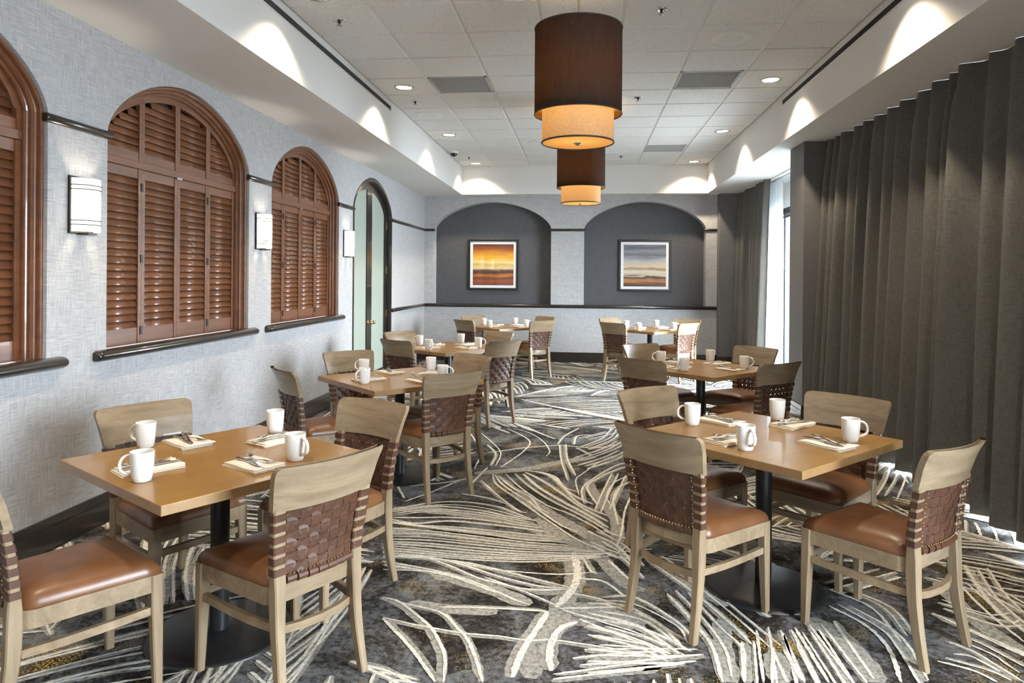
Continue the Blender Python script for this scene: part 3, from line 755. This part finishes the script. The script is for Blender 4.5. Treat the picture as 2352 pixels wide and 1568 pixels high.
# cushion
rg = []
for ins, z in ((.006,.405),(.004,.418),(.006,.434),(.014,.450),(.030,.462),(.058,.471),(.10,.476),(.15,.478)):
    o_ = seat_outline(ins) if ins < .06 else None
    base = seat_outline(.004)
    if o_ is None:
        k = 1-(ins-.004)/.2; o_ = [(x*k, .012+(y-.012)*k) for x, y in base]
    else:
        o_ = [(x, y) for x, y in o_]
    rg.append([(x, y, z-.004*max(0,(y-.1))/.13) for x, y in o_])
# denser outline for a smooth pillow
def dens(r, m=3):
    out = []
    for i in range(len(r)):
        p, q = Vector(r[i]), Vector(r[(i+1) % len(r)])
        L = (q-p).length; k = max(1, int(L/.05))
        out += [tuple(p.lerp(q, t/k)) for t in range(k)]
    return out
ks = None
base = rg[0]
def dens_like(r):
    out = []
    for i in range(len(r)):
        p, q = Vector(r[i]), Vector(r[(i+1) % len(r)]); L = (Vector(base[(i+1) % len(base)])-Vector(base[i])).length; k = max(1, int(L/.05))
        out += [p.lerp(q, t/k) for t in range(k)]
    return out
MB().rings([dens_like(r) for r in rg], smooth=True).obj('seat_cushion', M['seat'], root)
# stretchers
for s in (-1, 1):
    pts = [(s*.205,.21,.285),(s*.203,.10,.283),(s*.198,0,.281),(s*.190,-.08,.279),(s*.180,-.14,.277),(s*.168,-.19,.275)]
    MB().bar(pts, (0,0,1), .014, .010).obj('stretcher', M['oak_h'], root)
MB().bar([(-.2,.212,.30),(.2,.212,.30)], (0,0,1), .014, .010).obj('stretcher', M['oak_h'], root)
MB().bar([(-.155,-.202,.262),(-.08,-.226,.262),(0,-.234,.262),(.08,-.226,.262),(.155,-.202,.262)], (0,0,1), .014, .010).obj('stretcher', M['oak_h'], root)
MB().bar([(-.15,-.192,.405),(-.08,-.214,.405),(0,-.222,.405),(.08,-.214,.405),(.15,-.192,.405)], (0,0,1), .026, .012).obj('back_rail', M['oak_h'], root)
# woven leather straps
NH, NV = 6, 7
zlo, zhi = .455, .690
hz = [(zlo+(zhi-zlo)*(j+.5)/NH) for j in range(NH)]
for j, zc in enumerate(hz):
    X = xi(zc)+.004; pts, n = [], NV*6
    mb = MB(); rgs = []
    hh, hb = .0165, .0128
    for k in range(n+1):
        x = -X+2*X*k/n; ph = math.sin(PI*NV*(k/n))            # one half wave per vertical strap
        off = .0032*ph*(1 if j % 2 else -1)
        r = []
        for dz, dt in ((-hh,-.0014),(hh,-.0014),(hh,.0014),(-hh,.0014)):
            z = zc+dz; r.append((x, yp(z)+yc(x)+off+dt, z))
        rgs.append(r)
    mb.rings(rgs)
    for s in (-1, 1):
        rr = []
        for z in (zc-hb, zc+hb):
            wx, wy = lerp_tab(PWX, z)+.006, lerp_tab(PWY, z)+.006; cx = s*(xo(z)-wx/2+.003)
            rr.append(rect8(cx, yp(z)+yc(cx), z, wx, wy, .004))
        mb.rings(rr)
    mb.obj('strap', M['strap'], root)
for i in range(NV):
    f = (i+.5)/NV*2-1; pts, side = [], []
    n = NH*6; rgs = []
    z0, z1 = .430, .705
    for k in range(n+1):
        z = z0+(z1-z0)*k/n
        ph = math.sin(PI*((z-zlo)/(zhi-zlo)*NH)) if zlo < z < zhi else 0
        off = -.0034*ph*(1 if i % 2 == 0 else -1)
        X = xi(min(z, .7)); x = f*X; hw = X/NV-.0034
        r = []
        for dx, dt in ((-hw,-.0014),(hw,-.0014),(hw,.0014),(-hw,.0014)):
            r.append((x+dx, yp(z)+yc(x+dx)+off+dt-(.004 if z > .69 else 0)*0, z))
        rgs.append(r)
    mb = MB().rings(rgs)
    # roll round the lower rail
    X = xi(.44); x = f*X; hw = X/NV-.0016; y = yp(.44)+yc(x)
    mb.rings([[(x+dx, y+.016*math.cos(2*PI*q/10), .440+.016*math.sin(2*PI*q/10)) for q in range(10)] for dx in (-hw, hw)], smooth=False)
    mb.obj('strap', M['strap'], root)
st = MB()
def stud(x, y, z, sgn):
    q = .0028
    st.add([(x-q,y,z-q),(x+q,y,z-q),(x+q,y,z+q),(x-q,y,z+q),(x,y+sgn*.003,z)], [(0,1,4),(1,2,4),(2,3,4),(3,0,4)])
for zc in hz:
    for s in (-1, 1):
        x = s*(xi(zc)+.006)
        for dz in (-.007, .007): stud(x, yp(zc)+yc(x)-.0172, zc+dz, -1); stud(x, yp(zc)+yc(x)+.0172, zc+dz, 1)
for k in range(18):
    x = -.13+.26*k/17; stud(x, yp(.455)+yc(x)-.010, .458, -1)
st.obj('nail_studs', M['brass'], root, kind='stuff')
CHAIR = root

# ------------------------------------------------------------------ table, mug, napkin, cutlery prototypes
TW, TZ = .90, .735
def make_table():
    r = empty('dining_table')
    h = TW/2
    t = MB().box(-h,h,-h,h,TZ-.036,TZ).mesh('table_top', M['tabletop'], bevel=.0025); t.materials.append(M['tableedge'])
    for p in t.polygons:
        if abs(p.normal.z) < .5: p.material_index = 1
    link('table_top', t, r)
    MB().lathe([(.038,.018),(.038,TZ-.04)], 28).obj('pedestal', M['black'], r)
    MB().lathe([(.0005,.022),(.05,.022),(.075,.018),(.26,.012),(.283,.008),(.286,0)], 56).obj('base_disc', M['black'], r)
    MB().box(-.2,.2,-.03,.03,TZ-.05,TZ-.036).box(-.03,.03,-.2,.2,TZ-.05,TZ-.036).obj('bracket', M['black'], r)
    return r
TABLE = make_table()
def make_mug():
    out = [(.0005,.0),(.029,.0),(.033,.003),(.036,.02),(.0395,.05),(.0415,.08),(.042,.108),(.0415,.1105),(.040,.108),(.0395,.08),(.037,.05),(.033,.02),(.028,.008),(.0005,.007)]
    m = link('coffee_mug', MB().lathe(out, 28).mesh('coffee_mug', M['ceramic']))
    pts = []
    for k in range(13):
        a_ = -1.25+2.55*k/12
        pts.append((.036+.040*max(0,math.cos(a_))**.8, 0, .060+.037*math.sin(a_)+(.004 if k < 3 else 0)))
    pts[0] = (.033,0,.024); pts[-1] = (.038,0,.098)
    mb = MB().tube(pts, .0058, 8)
    mb.v = [(x, y*1.35, z) for x, y, z in mb.v]
    mb.obj('handle', M['ceramic'], m)
    return m
MUG = make_mug()
def make_napkin(seed):
    rnd = random.Random(seed); mb = MB(); L_, W_ = .112, .070
    for q in range(3):
        z0 = .0004+q*.0056; nx, ny = 14, 8; th = .0046
        dx, dy = rnd.uniform(-.004,.004), rnd.uniform(-.003,.003); g = rnd.uniform(-.03,.03)
        top = []
        for i in range(nx+1):
            for j in range(ny+1):
                u, v = i/nx*2-1, j/ny*2-1
                e = 1-max(abs(u)**8, abs(v)**8)
                ruf = .0035*math.sin(11*v+q)*(1 if u > .75 else 0)
                x = u*L_+dx+.012*g*v*8*.1+ruf+.004*q*(-1 if u < 0 else 0)*-1; y = v*W_+dy+u*.004*math.sin(seed+q)
                top.append((x, y, z0+th*(.55+.45*e)+.0012*math.sin(5*u+seed)*(q/2)+(.0035*abs(math.sin(8*v+seed)) if u > .8 and q else 0)))
        n = (nx+1)*(ny+1); bot = [(x, y, max(z0, .0003)) for x, y, z in top]
        idx = lambda i, j: i*(ny+1)+j
        fs = [(idx(i,j),idx(i+1,j),idx(i+1,j+1),idx(i,j+1)) for i in range(nx) for j in range(ny)]
        fb = [tuple(n+k for k in f[::-1]) for f in fs]
        rim = [idx(i,0) for i in range(nx+1)]+[idx(nx,j) for j in range(1,ny+1)]+[idx(i,ny) for i in range(nx-1,-1,-1)]+[idx(0,j) for j in range(ny-1,0,-1)]
        fr_ = [(rim[k], rim[(k+1) % len(rim)], n+rim[(k+1) % len(rim)], n+rim[k]) for k in range(len(rim))]
        mb.add(top+bot, fs+fb+fr_, True)
    return mb.mesh('folded_napkin', M['napkin'])
NAP = [make_napkin(s) for s in (1, 2, 3, 4)]
def fork_mesh():
    mb = MB(); z = .002
    mb.bar([(-.095,0,z),(-.05,0,z+.001),(0,0,z+.004),(.03,0,z+.005),(.045,0,z+.003)], (0,1,0), [.0075,.006,.003,.003,.006], .0012)
    mb.bar([(.045,0,z+.003),(.055,0,z+.001)], (0,1,0), [.006,.0115], .001)
    for k in (-1.5,-.5,.5,1.5): mb.bar([(.053,k*.0065,z+.001),(.075,k*.0065,z+.001),(.097,k*.0062,z+.005)], (0,1,0), [.0017,.0016,.0009], .0009)
    return mb.mesh('fork', M['chrome'])
def knife_mesh():
    mb = MB(); z = .002
    mb.bar([(-.11,0,z),(-.06,0,z),(0,0,z),(.01,0,z)], (0,1,0), [.007,.0065,.0055,.0055], .0020)
    mb.bar([(.01,0,z),(.06,.001,z),(.09,.0005,z),(.108,-.003,z)], (0,1,0), [.0075,.0095,.008,.002], .0009)
    return mb.mesh('knife', M['chrome'])
def spoon_mesh():
    mb = MB(); z = .002
    mb.bar([(-.09,0,z),(-.04,0,z+.001),(.01,0,z+.005),(.045,0,z+.005)], (0,1,0), [.0075,.0055,.003,.0035], .0012)
    rings = []
    for k in range(7):
        t = k/6; r_ = math.sin(PI*(.04+.92*t))**.7
        rings.append([(.043+.05*t, r_*.0175*math.cos(PI*j/8), z+.007-r_*.0062*math.sin(PI*j/8)) for j in range(9)])
    mb.rings(rings, closed=False, cap=False, smooth=True)
    return mb.mesh('spoon', M['chrome'])
FORK, KNIFE, SPOON = fork_mesh(), knife_mesh(), spoon_mesh()

# ------------------------------------------------------------------ dining groups
# centre, turn, name of the table, chairs: seat -> (top rail middle x,y, facing deg), settings: seat -> (mug px, napkin px)
TABLES = {
 'T1': ((-1.51,2.79), -33.0, 'front table by the shutters',
        {'FR':(-1.14,2.576,148),'BL':(-1.895,3.093,-30),'BR':(-1.197,3.217,-117),'FL':(-1.826,2.325,57)},
        {'BL':((333,1026),(425,1016.7),175),'FL':((326,1104),(340,1078),200),'BR':((632,994),(632,1013),0),'FR':((678,1056),(583,1071),-28)}),
 'T2': ((-1.372,5.136), -45.0, 'second table along the shutters',
        {'FR':(-1.072,4.831,135),'BL':(-1.778,5.561,-44),'BR':(-1.107,5.47,-133),'FL':(-1.825,4.792,42)},
        {'BL':((812,855),(870,854),170),'FL':((832,880),(834,873),235),'BR':((978,845),(962,856.6),0),'FR':((1003,861),(952,878),5)}),
 'T3': ((-1.464,7.467), -36.0, 'third table in front of the door',
        {'FR':(-1.015,7.18,139),'BL':(-1.885,7.789,-32),'BR':(-1.17,7.919,-130),'FL':(-1.725,7.138,57)},
        {'BL':((963,790),(994,789.4),170),'FL':((994,801),(996,798),-50),'BR':((1074,784),(1079,789.4),0),'FR':((1110,796),(1082,797.4),10)}),
 'T4': ((-1.224,10.762), -45.0, 'back table under the orange picture',
        {'FR':(-.80,10.55,132),'BL':(-1.626,11.22,-47),'BR':(-.836,11.22,-136),'FL':(-1.59,10.509,48)},
        {'BL':((1113.8,744),(1141,744),170),'FL':((1133,750.5),(1135,749),-70),'BR':((1195.7,742),(1188,744.7),0),'FR':((1210.6,749),(1191,749.6),10)}),
 'R1': ((.875,3.509), -46.0, 'front table by the curtain',
        {'FR':(1.27,3.138,130),'BL':(.556,3.884,-49),'BR':(1.23,3.803,-135),'FL':(.515,3.235,45)},
        {'BL':((1590.5,975),(1653,969),165),'FL':((1712.5,1032),(1676,1013),-72),'BR':((1788.4,963),(1822.6,976.7),0),'FR':((1953.6,1014),(1898,1023),2)}),
 'R2': ((1.0,6.141), -46.0, 'table beside the grey pillar',
        {'FR':(1.324,5.771,127),'BL':(.735,6.64,-50),'BR':(1.391,6.579,-138),'FL':(.641,5.853,48)},
        {'BL':((1504,826),(1541,831),170),'FL':((1568.4,850),(1563,846),215),'BR':((1634.7,826),(1645,833),0),'FR':((1713,849),(1672,848.6),5)}),
 'R3': ((.979,10.62), -45.0, 'back table under the grey picture',
        {'FR':(1.29,10.44,136),'BL':(.60,11.02,-49),'BR':(1.44,11.0,-128),'FL':(.592,10.318,50)},
        {'BL':((1436,744),(1457,748.5),170),'FL':((1471,756),(1468,754.4),-60),'BR':((1513.7,747.5),(1526,750.5),0),'FR':((1550,755.5),(1524,755.5),10)}),
}
SEAT = {'FL':'front left','FR':'front right','BL':'back left','BR':'back right'}
first = {'c': CHAIR, 't': TABLE, 'm': MUG}
def take(k):
    o = first[k]
    if o is not None:
        first[k] = None; o_ = o; PROTO[k] = o; return o
    return copy_tree(PROTO[k])
PROTO = {}
rnd = random.Random(11)
CANON = {'BL':((-.37,-.10),(-.29,.05)),'FL':((.09,-.34),(-.03,-.26)),'BR':((-.18,.39),(-.05,.29)),'FR':((.30,.19),(.26,.03))}
def on_table(ctr, rot, q):
    q = Matrix.Rotation(math.radians(rot), 2) @ Vector((q[0]+rnd.uniform(-.015,.015), q[1]+rnd.uniform(-.015,.015)))
    return Vector((ctr[0]+q.x, ctr[1]+q.y, TZ))
def keep(P, ctr, rot, lim):                           # hold a small thing on its table top
    lc = Matrix.Rotation(-math.radians(rot), 2) @ Vector((P.x-ctr[0], P.y-ctr[1]))
    lc = Vector((max(-lim, min(lim, lc.x)), max(-lim, min(lim, lc.y)))); q = Matrix.Rotation(math.radians(rot), 2) @ lc
    return Vector((ctr[0]+q.x, ctr[1]+q.y, TZ))
for key, (ctr, rot, tname, chairs, sets) in TABLES.items():
    t = take('t'); t.location = (ctr[0], ctr[1], 0); t.rotation_euler = (0,0,math.radians(rot))
    tag(t, 'square honey wood pedestal table, %s' % tname, 'table', 'square pedestal tables')
    for seat, (x, y, face) in chairs.items():
        c = take('c'); fa = math.radians(face); d = Vector((math.cos(fa), math.sin(fa), 0))
        c.location = (x, y, 0); c.rotation_euler = (0,0,fa-PI/2)
        tag(c, 'oak chair with woven leather back, %s seat, %s' % (SEAT[seat], tname), 'chair', 'woven leather back dining chairs')
    for seat, (mp_, np_, ha) in sets.items():
        m = take('m'); P = onz(*mp_, TZ) if key in ('T1', 'R1') else on_table(ctr, rot, CANON[seat][0]); P = keep(P, ctr, rot, TW/2-.05); m.location = P
        m.rotation_euler = (0,0,math.atan2(P.y, P.x) if seat == 'BR' else math.radians(ha))
        tag(m, 'white coffee mug, %s seat, %s' % (SEAT[seat], tname), 'mug', 'white coffee mugs')
        P = keep(onz(*np_, TZ) if key in ('T1', 'R1') else on_table(ctr, rot, CANON[seat][1]), ctr, rot, TW/2-.125)
        ang = math.radians(rot+(90 if seat in ('FL','BR') else 0)+rnd.uniform(-6, 6)+(180 if seat in ('FR','BR') else 0)*0)
        link('folded_napkin', NAP[rnd.randrange(4)], None, P, ang, 'folded cream napkin, %s seat, %s' % (SEAT[seat], tname), 'napkin', 'folded cream napkins')
        side = Vector((-math.sin(ang), math.cos(ang), 0)); ax = Vector((math.cos(ang), math.sin(ang), 0))
        for nm, me, off, dz, da in (('fork', FORK, .014, .0205, 14), ('knife', KNIFE, -.016, .0202, -8), ('spoon', SPOON, .0, .0245, -20)):
            o = link(nm, me, None, P+side*off+ax*rnd.uniform(-.012,.012)+Vector((0,0,dz-.0015)), ang+math.radians(da+rnd.uniform(-6,6))+(PI if nm == 'spoon' else 0),
                     'steel %s on napkin, %s seat, %s' % (nm, SEAT[seat], tname), nm, nm+'s on the napkins' if nm != 'knife' else 'knives on the napkins')

# ------------------------------------------------------------------ carpet pattern (tufted cream lines on the floor)
rc_ = random.Random(5)
lines = {'cream_line': MB(), 'pale_patch': MB()}
lay = [0]
def smooth_path(pts, step=.03):
    pts = [Vector((p[0], p[1], 0)) for p in pts]
    if len(pts) == 2: pts = [pts[0], pts[0].lerp(pts[1], .5), pts[1]]
    out = []
    P = [pts[0]*2-pts[1]]+pts+[pts[-1]*2-pts[-2]]
    for i in range(1, len(P)-2):
        a_, b_, c_, d_ = P[i-1], P[i], P[i+1], P[i+2]; n = max(1, int((c_-b_).length/step))
        for k in range(n):
            t = k/n
            out.append(.5*((2*b_)+(c_-a_)*t+(2*a_-5*b_+4*c_-d_)*t*t+(3*b_-a_-3*c_+d_)*t**3))
    out.append(pts[-1]); return out
def inroom(p): return XL+.03 < p.x < 2.98 and YREAR < p.y < YW-.03
def ribbon(pts, w0, w1=None, mat='cream_line', taper=True, step=.03):
    w1 = w0 if w1 is None else w1
    if mat == 'cream_line' and rc_.random() < .75:
        o = Vector((rc_.uniform(-1,1), rc_.uniform(-1,1), 0))*w0*.9
        ribbon([Vector((p[0], p[1], 0))+o for p in pts], w0*rc_.uniform(1.8,2.8), None, 'pale_patch', taper, step*1.6)
    path = smooth_path(pts, step)
    lay[0] += 1; z = .0008+(lay[0] % 29)*.00005+(0 if mat == 'pale_patch' else .0016)
    n = len(path); L_, R_2 = [], []
    run = []
    def flush():
        if len(run) > 1:
            vs = []; 
            for (l, r) in run: vs += [l, r]
            lines[mat].add(vs, [(2*i, 2*i+1, 2*i+3, 2*i+2) for i in range(len(run)-1)])
        run.clear()
    for i, p in enumerate(path):
        t = (path[min(i+1, n-1)]-path[max(i-1, 0)])
        if t.length < 1e-6: continue
        t.normalize(); s_ = Vector((-t.y, t.x, 0)); f = i/max(1, n-1); w = (w0+(w1-w0)*f)
        if taper: w *= min(1, .45+6*min(f, 1-f))
        if not inroom(p): flush(); continue
        j0, j1 = (.36, .62) if mat == 'cream_line' else (.44, .56)
        run.append(((p+s_*w*rc_.uniform(j0,j1))+Vector((0,0,z)), (p-s_*w*rc_.uniform(j0,j1))+Vector((0,0,z))))
    flush()
def tr(ox, oy, sc, strokes, w=.018, mat='cream_line'):
    for s in strokes:
        ribbon([onz(ox+x/sc, oy+y/sc, 0) for x, y in s], w*rc_.uniform(.8, 1.25), mat=mat, step=.014 if mat == 'cream_line' else .03)
A_ = [[(60,510),(280,470),(480,460),(700,490),(850,545),(940,580)],[(50,525),(300,490),(560,510),(760,550),(900,575)],[(50,545),(320,520),(600,545),(840,590),(960,605)],
[(50,570),(200,595),(400,580),(640,600),(860,625),(1020,650)],[(50,590),(300,620),(600,655),(850,690),(1000,700),(1100,705)],[(50,655),(300,660),(600,695),(900,730),(1100,740),(1190,750)],
[(0,690),(300,700),(600,730),(900,755),(1200,765),(1400,770)],[(0,715),(300,735),(600,765),(900,785),(1200,790),(1380,780)],[(0,740),(200,760),(500,790),(800,805),(1100,800),(1300,795)],
[(0,775),(300,795),(600,820),(900,830),(1200,815),(1420,790)],[(0,800),(230,800),(400,850),(560,920),(700,960),(900,1000),(1140,1000)],[(0,825),(250,870),(420,910),(600,970),(800,1060),(900,1095)],
[(240,800),(520,835),(800,900),(1000,950),(1140,985)],[(620,920),(800,985),(960,1050),(1060,1095)],[(0,875),(300,890),(480,930)],[(350,1105),(600,1110),(900,1125),(1010,1135)],[(1080,1115),(1300,1110),(1480,1105)],
[(0,1045),(100,1075),(200,1150),(290,1230),(350,1330),(380,1420),(370,1568)],[(100,1080),(250,1110),(370,1150),(450,1230),(520,1310),(570,1430),(610,1568)],[(0,1180),(80,1260),(180,1370),(260,1480),(320,1568)],
[(0,1170),(200,1215),(480,1265),(700,1285),(880,1310),(1050,1310),(1300,1345),(1600,1390)],[(1100,1125),(1300,1180),(1600,1230)],[(1200,1180),(1400,1260),(1600,1340)],[(1040,1520),(1200,1500),(1400,1470),(1600,1440)],[(1040,1550),(1300,1520),(1600,1490)],
[(600,330),(700,420),(820,510),(880,530)],[(670,290),(690,350),(800,430),(900,500),(1000,570),(1200,700),(1360,760)],[(700,300),(800,380),(900,430),(960,500),(1020,530)],[(750,290),(850,380),(1000,480),(1130,530),(1250,590),(1400,680)],
[(860,290),(950,370),(1100,460),(1250,540),(1380,620)],[(880,270),(1000,290),(1100,370),(1200,470),(1370,545)],[(980,280),(1060,310),(1110,370),(1190,400)],[(480,410),(640,440),(780,480)],
[(720,250),(850,160),(900,100),(860,60),(760,10)],[(1000,180),(1020,150),(980,90),(900,40),(800,10)],[(640,160),(860,130),(1080,115),(1300,130),(1480,100)],[(1080,110),(1090,200),(1130,330)],[(1120,110),(1130,200),(1180,300)],
[(1070,110),(1110,60),(1200,10)],[(1170,110),(1190,60),(1280,50)],[(1180,130),(1280,180)],[(1200,420),(1180,330),(1220,290),(1340,210),(1500,150)],[(1230,470),(1220,380),(1300,310),(1420,240),(1520,215)],
[(1310,480),(1250,370),(1330,310),(1440,260),(1520,240)],[(1390,480),(1370,420),(1420,340),(1530,290)],[(1440,600),(1410,450),(1450,370),(1530,330)],[(1430,740),(1460,650),(1480,520),(1520,420)],[(1440,770),(1600,660)],
[(1380,820),(1500,930),(1560,980)],[(1450,790),(1560,890),(1600,930)],[(1220,800),(1270,880),(1300,900)],[(1200,930),(1350,950),(1480,1040)],[(1150,1020),(1300,1050),(1420,1090)],
[(130,460),(300,400),(470,330)],[(90,365),(130,440)],[(160,365),(400,340),(560,310)],[(640,250),(560,330),(520,380)],[(690,240),(720,160),(660,90),(600,40)],[(660,240),(690,170),(640,110)],[(560,260),(600,160),(560,80),(520,20)]]
def between(p, q, t):
    n = 6
    def at(l, u):
        k = u*(len(l)-1); i = min(int(k), len(l)-2); f = k-i
        return (l[i][0]+(l[i+1][0]-l[i][0])*f, l[i][1]+(l[i+1][1]-l[i][1])*f)
    return [tuple(a_+(b_-a_)*t for a_, b_ in zip(at(p, u/n), at(q, u/n))) for u in range(n+1)]
A_ += [between(A_[i], A_[i+1], .5) for i in range(0, 10)]+[between(A_[3], A_[4], .8), between(A_[10], A_[12], .5), between(A_[11], A_[14], .4)]
A_ += [between(A_[26], A_[27], .5), between(A_[28], A_[29], .5), between(A_[29], A_[30], .5), between(A_[30], A_[31], .5)]
tr(880, 980, 2.667, [[(60,500),(400,520),(800,580),(1100,690),(1400,770)],[(0,640),(500,660),(900,700),(1250,740)],[(0,760),(500,780),(1000,790),(1400,780)],[(800,400),(1000,520),(1250,660),(1420,740)],[(1080,1115),(1300,1130),(1600,1220)]], .11, 'pale_patch')
tr(880, 980, 2.667, A_, .0135)
tr(880, 980, 2.667, [[(1010,1135),(950,1230),(880,1330),(830,1430),(790,1540)],[(1190,1200),(1100,1230),(1040,1300),(1020,1400),(1030,1500)],[(1170,770),(1190,900),(1160,1000),(1060,1110)]], .032)
tr(880, 980, 2.667, [[(1040,1180),(960,1290),(930,1400),(900,1540)],[(1000,1130),(1150,1190),(1300,1190)],[(560,285),(750,270),(900,255),(1100,215),(1300,185)],[(940,560),(1100,670),(1230,740),(1330,800),(1480,960),(1600,1000)],[(150,1080),(350,1110),(700,1135)],[(1250,320),(1300,420),(1420,560),(1440,740)],[(300,890),(500,950),(700,1010),(900,1090)],[(900,1000),(1100,1010)],[(1020,650),(1150,700),(1300,720)]], .085, 'pale_patch')
B_ = [[(0,1240),(150,1250),(300,1330),(400,1430)],[(0,1280),(200,1330),(380,1450)],[(0,1330),(180,1380),(350,1470)],[(0,1370),(200,1420),(330,1480)],[(0,1430),(200,1450),(300,1470)],[(0,1480),(300,1490),(450,1480)],[(0,1530),(200,1510),(400,1490)],
[(250,1060),(420,1180),(600,1330),(680,1410)],[(330,1200),(450,1330),(520,1430),(560,1568)],[(640,1400),(650,1568)],[(760,1420),(830,1568)],[(700,1350),(730,1568)],[(800,1350),(900,1568)],[(860,1340),(1000,1568)],[(920,1330),(1100,1568)],
[(1000,1180),(1180,1260),(1300,1400)],[(1400,1000),(1600,1010),(1810,1030)],[(1400,1040),(1600,1070),(1810,1110)],[(1380,1080),(1600,1120),(1810,1170)],[(1400,1130),(1650,1200),(1810,1280)],[(1530,1150),(1650,1270),(1810,1400)],[(1560,1080),(1640,1200),(1720,1290),(1810,1350)],
[(1200,830),(1330,900),(1400,960)],[(1200,860),(1300,930)],[(780,830),(900,900),(1000,950)],[(1000,1250),(1150,1330),(1250,1430),(1300,1568)],[(1500,1400),(1600,1440),(1700,1500),(1810,1568)],[(1450,1480),(1600,1520),(1700,1568)],[(1050,1200),(1300,1130)],[(1480,1260),(1700,1330),(1810,1330)],
[(1200,690),(1250,660),(1240,720),(1200,790)],[(1230,640),(1290,690),(1330,740)],[(560,750),(640,820),(700,860)],[(100,700),(60,780),(30,850)],[(0,600),(100,560),(140,520)],[(0,640),(110,600),(160,570)],[(0,680),(120,640),(170,610)],[(0,560),(120,530)],[(20,1000),(130,1050),(240,1040)],[(0,940),(120,1000),(200,1090)]]
tr(1350, 700, 1.806, B_, .015)
for s_ in B_:
    P_ = [onz(1350+x/1.806, 700+y/1.806, 0) for x, y in s_]; t_ = (P_[-1]-P_[0]).normalized(); n_ = Vector((-t_.y, t_.x, 0))
    for q in (.05, .10): ribbon([p+n_*q*rc_.uniform(.85,1.2)+t_*rc_.uniform(-.05,.05) for p in P_], .0125*rc_.uniform(.8,1.2), step=.014)
tr(1350, 700, 1.806, [[(560,1300),(560,1420),(600,1568)],[(330,1100),(450,1170),(580,1250)],[(900,1300),(1050,1380),(1150,1500),(1200,1568)],[(0,1500),(300,1490)],[(1450,1150),(1600,1300),(1810,1450)],[(780,1440),(790,1568)]], .10, 'pale_patch')
# generated fronds for the rest of the floor
OCC = {}
CS = .035
def cells(pts):
    return {(int(math.floor(p.x/CS)), int(math.floor(p.y/CS))) for p in pts}
def clip_run(pts, own):
    """the stretch of a path up to the first foreign line it meets"""
    out = []
    for p in smooth_path(pts, .03):
        c = (int(math.floor(p.x/CS)), int(math.floor(p.y/CS)))
        if OCC.get(c, own) != own: break
        out.append(p)
    return out
def frond(x, y, ang, L_, side_len, nv, w=.014, bend=.5, own=1):
    d = Vector((math.cos(ang), math.sin(ang), 0)); n = Vector((-d.y, d.x, 0)); o = Vector((x, y, 0))
    mid = lambda t: o+d*(L_*t)+n*(bend*L_*.25*math.sin(PI*t*.9))
    stem = clip_run([mid(t) for t in (0,.2,.4,.6,.8,1)], own)
    if len(stem) < 12: return False
    T_ = (len(stem)-1)*.03/L_; T_ = min(1, T_)
    mark = list(stem)
    ribbon(stem[::4]+[stem[-1]], .055, .02, 'pale_patch'); ribbon(stem[::4]+[stem[-1]], w, w*.7)
    a0 = rc_.uniform(22, 44); cv = rc_.uniform(.2, .7)
    for s in (-1, 1):
        for k in range(nv):
            t = (k+.5)/nv
            if t > T_: continue
            base = mid(t*.97)
            ln = side_len*math.sin(PI*(.12+.8*t))**.6*rc_.uniform(.85,1.15); a2 = math.radians(a0+rc_.uniform(-3,3))
            v1 = d*math.cos(a2)+n*s*math.sin(a2); v2 = d*math.cos(a2*cv)+n*s*math.sin(a2*cv)
            run = clip_run([base, base+v1*ln*.35, base+v1*ln*.5+v2*ln*.25, base+v1*ln*.55+v2*ln*.6], own)
            if len(run) > 3: ribbon(run[::3]+[run[-1]], w*rc_.uniform(.7,1.25), step=.014 if y < 5 else .03); mark += run
    for c in cells(mark):
        for e in (-1, 0, 1):
            for f in (-1, 0, 1): OCC.setdefault((c[0]+e, c[1]+f), own)
    return True
for ox, oy, sc_, strokes in ((880, 980, 2.667, A_), (1350, 700, 1.806, B_)):
    for st_ in strokes:
        for c in cells(smooth_path([onz(ox+x/sc_, oy+y/sc_, 0) for x, y in st_], .03)):
            for e in (-1, 0, 1):
                for f in (-1, 0, 1): OCC[(c[0]+e, c[1]+f)] = 0
own = 1
for size in ((1.2, 1.8), (.8, 1.3), (.5, .9), (.4, .6)):
    for k in range(330):
        X, Y = rc_.uniform(XL, 2.9), rc_.uniform(.6, 12.3); a_ = rc_.uniform(0, 2*PI); L_ = rc_.uniform(*size)
        if OCC.get((int(math.floor(X/CS)), int(math.floor(Y/CS)))) is not None: continue
        own += 1
        frond(X, Y, a_, L_, L_*rc_.uniform(.5,.8), max(5, int(L_/.082)), rc_.uniform(.0115,.016), rc_.uniform(-1.2, 1.2), own)
lines['pale_patch'].obj('carpet_pale_wash', M['pale_patch'], floor, kind='stuff')
lines['cream_line'].obj('carpet_vein_lines', M['cream_line'], floor, kind='stuff')
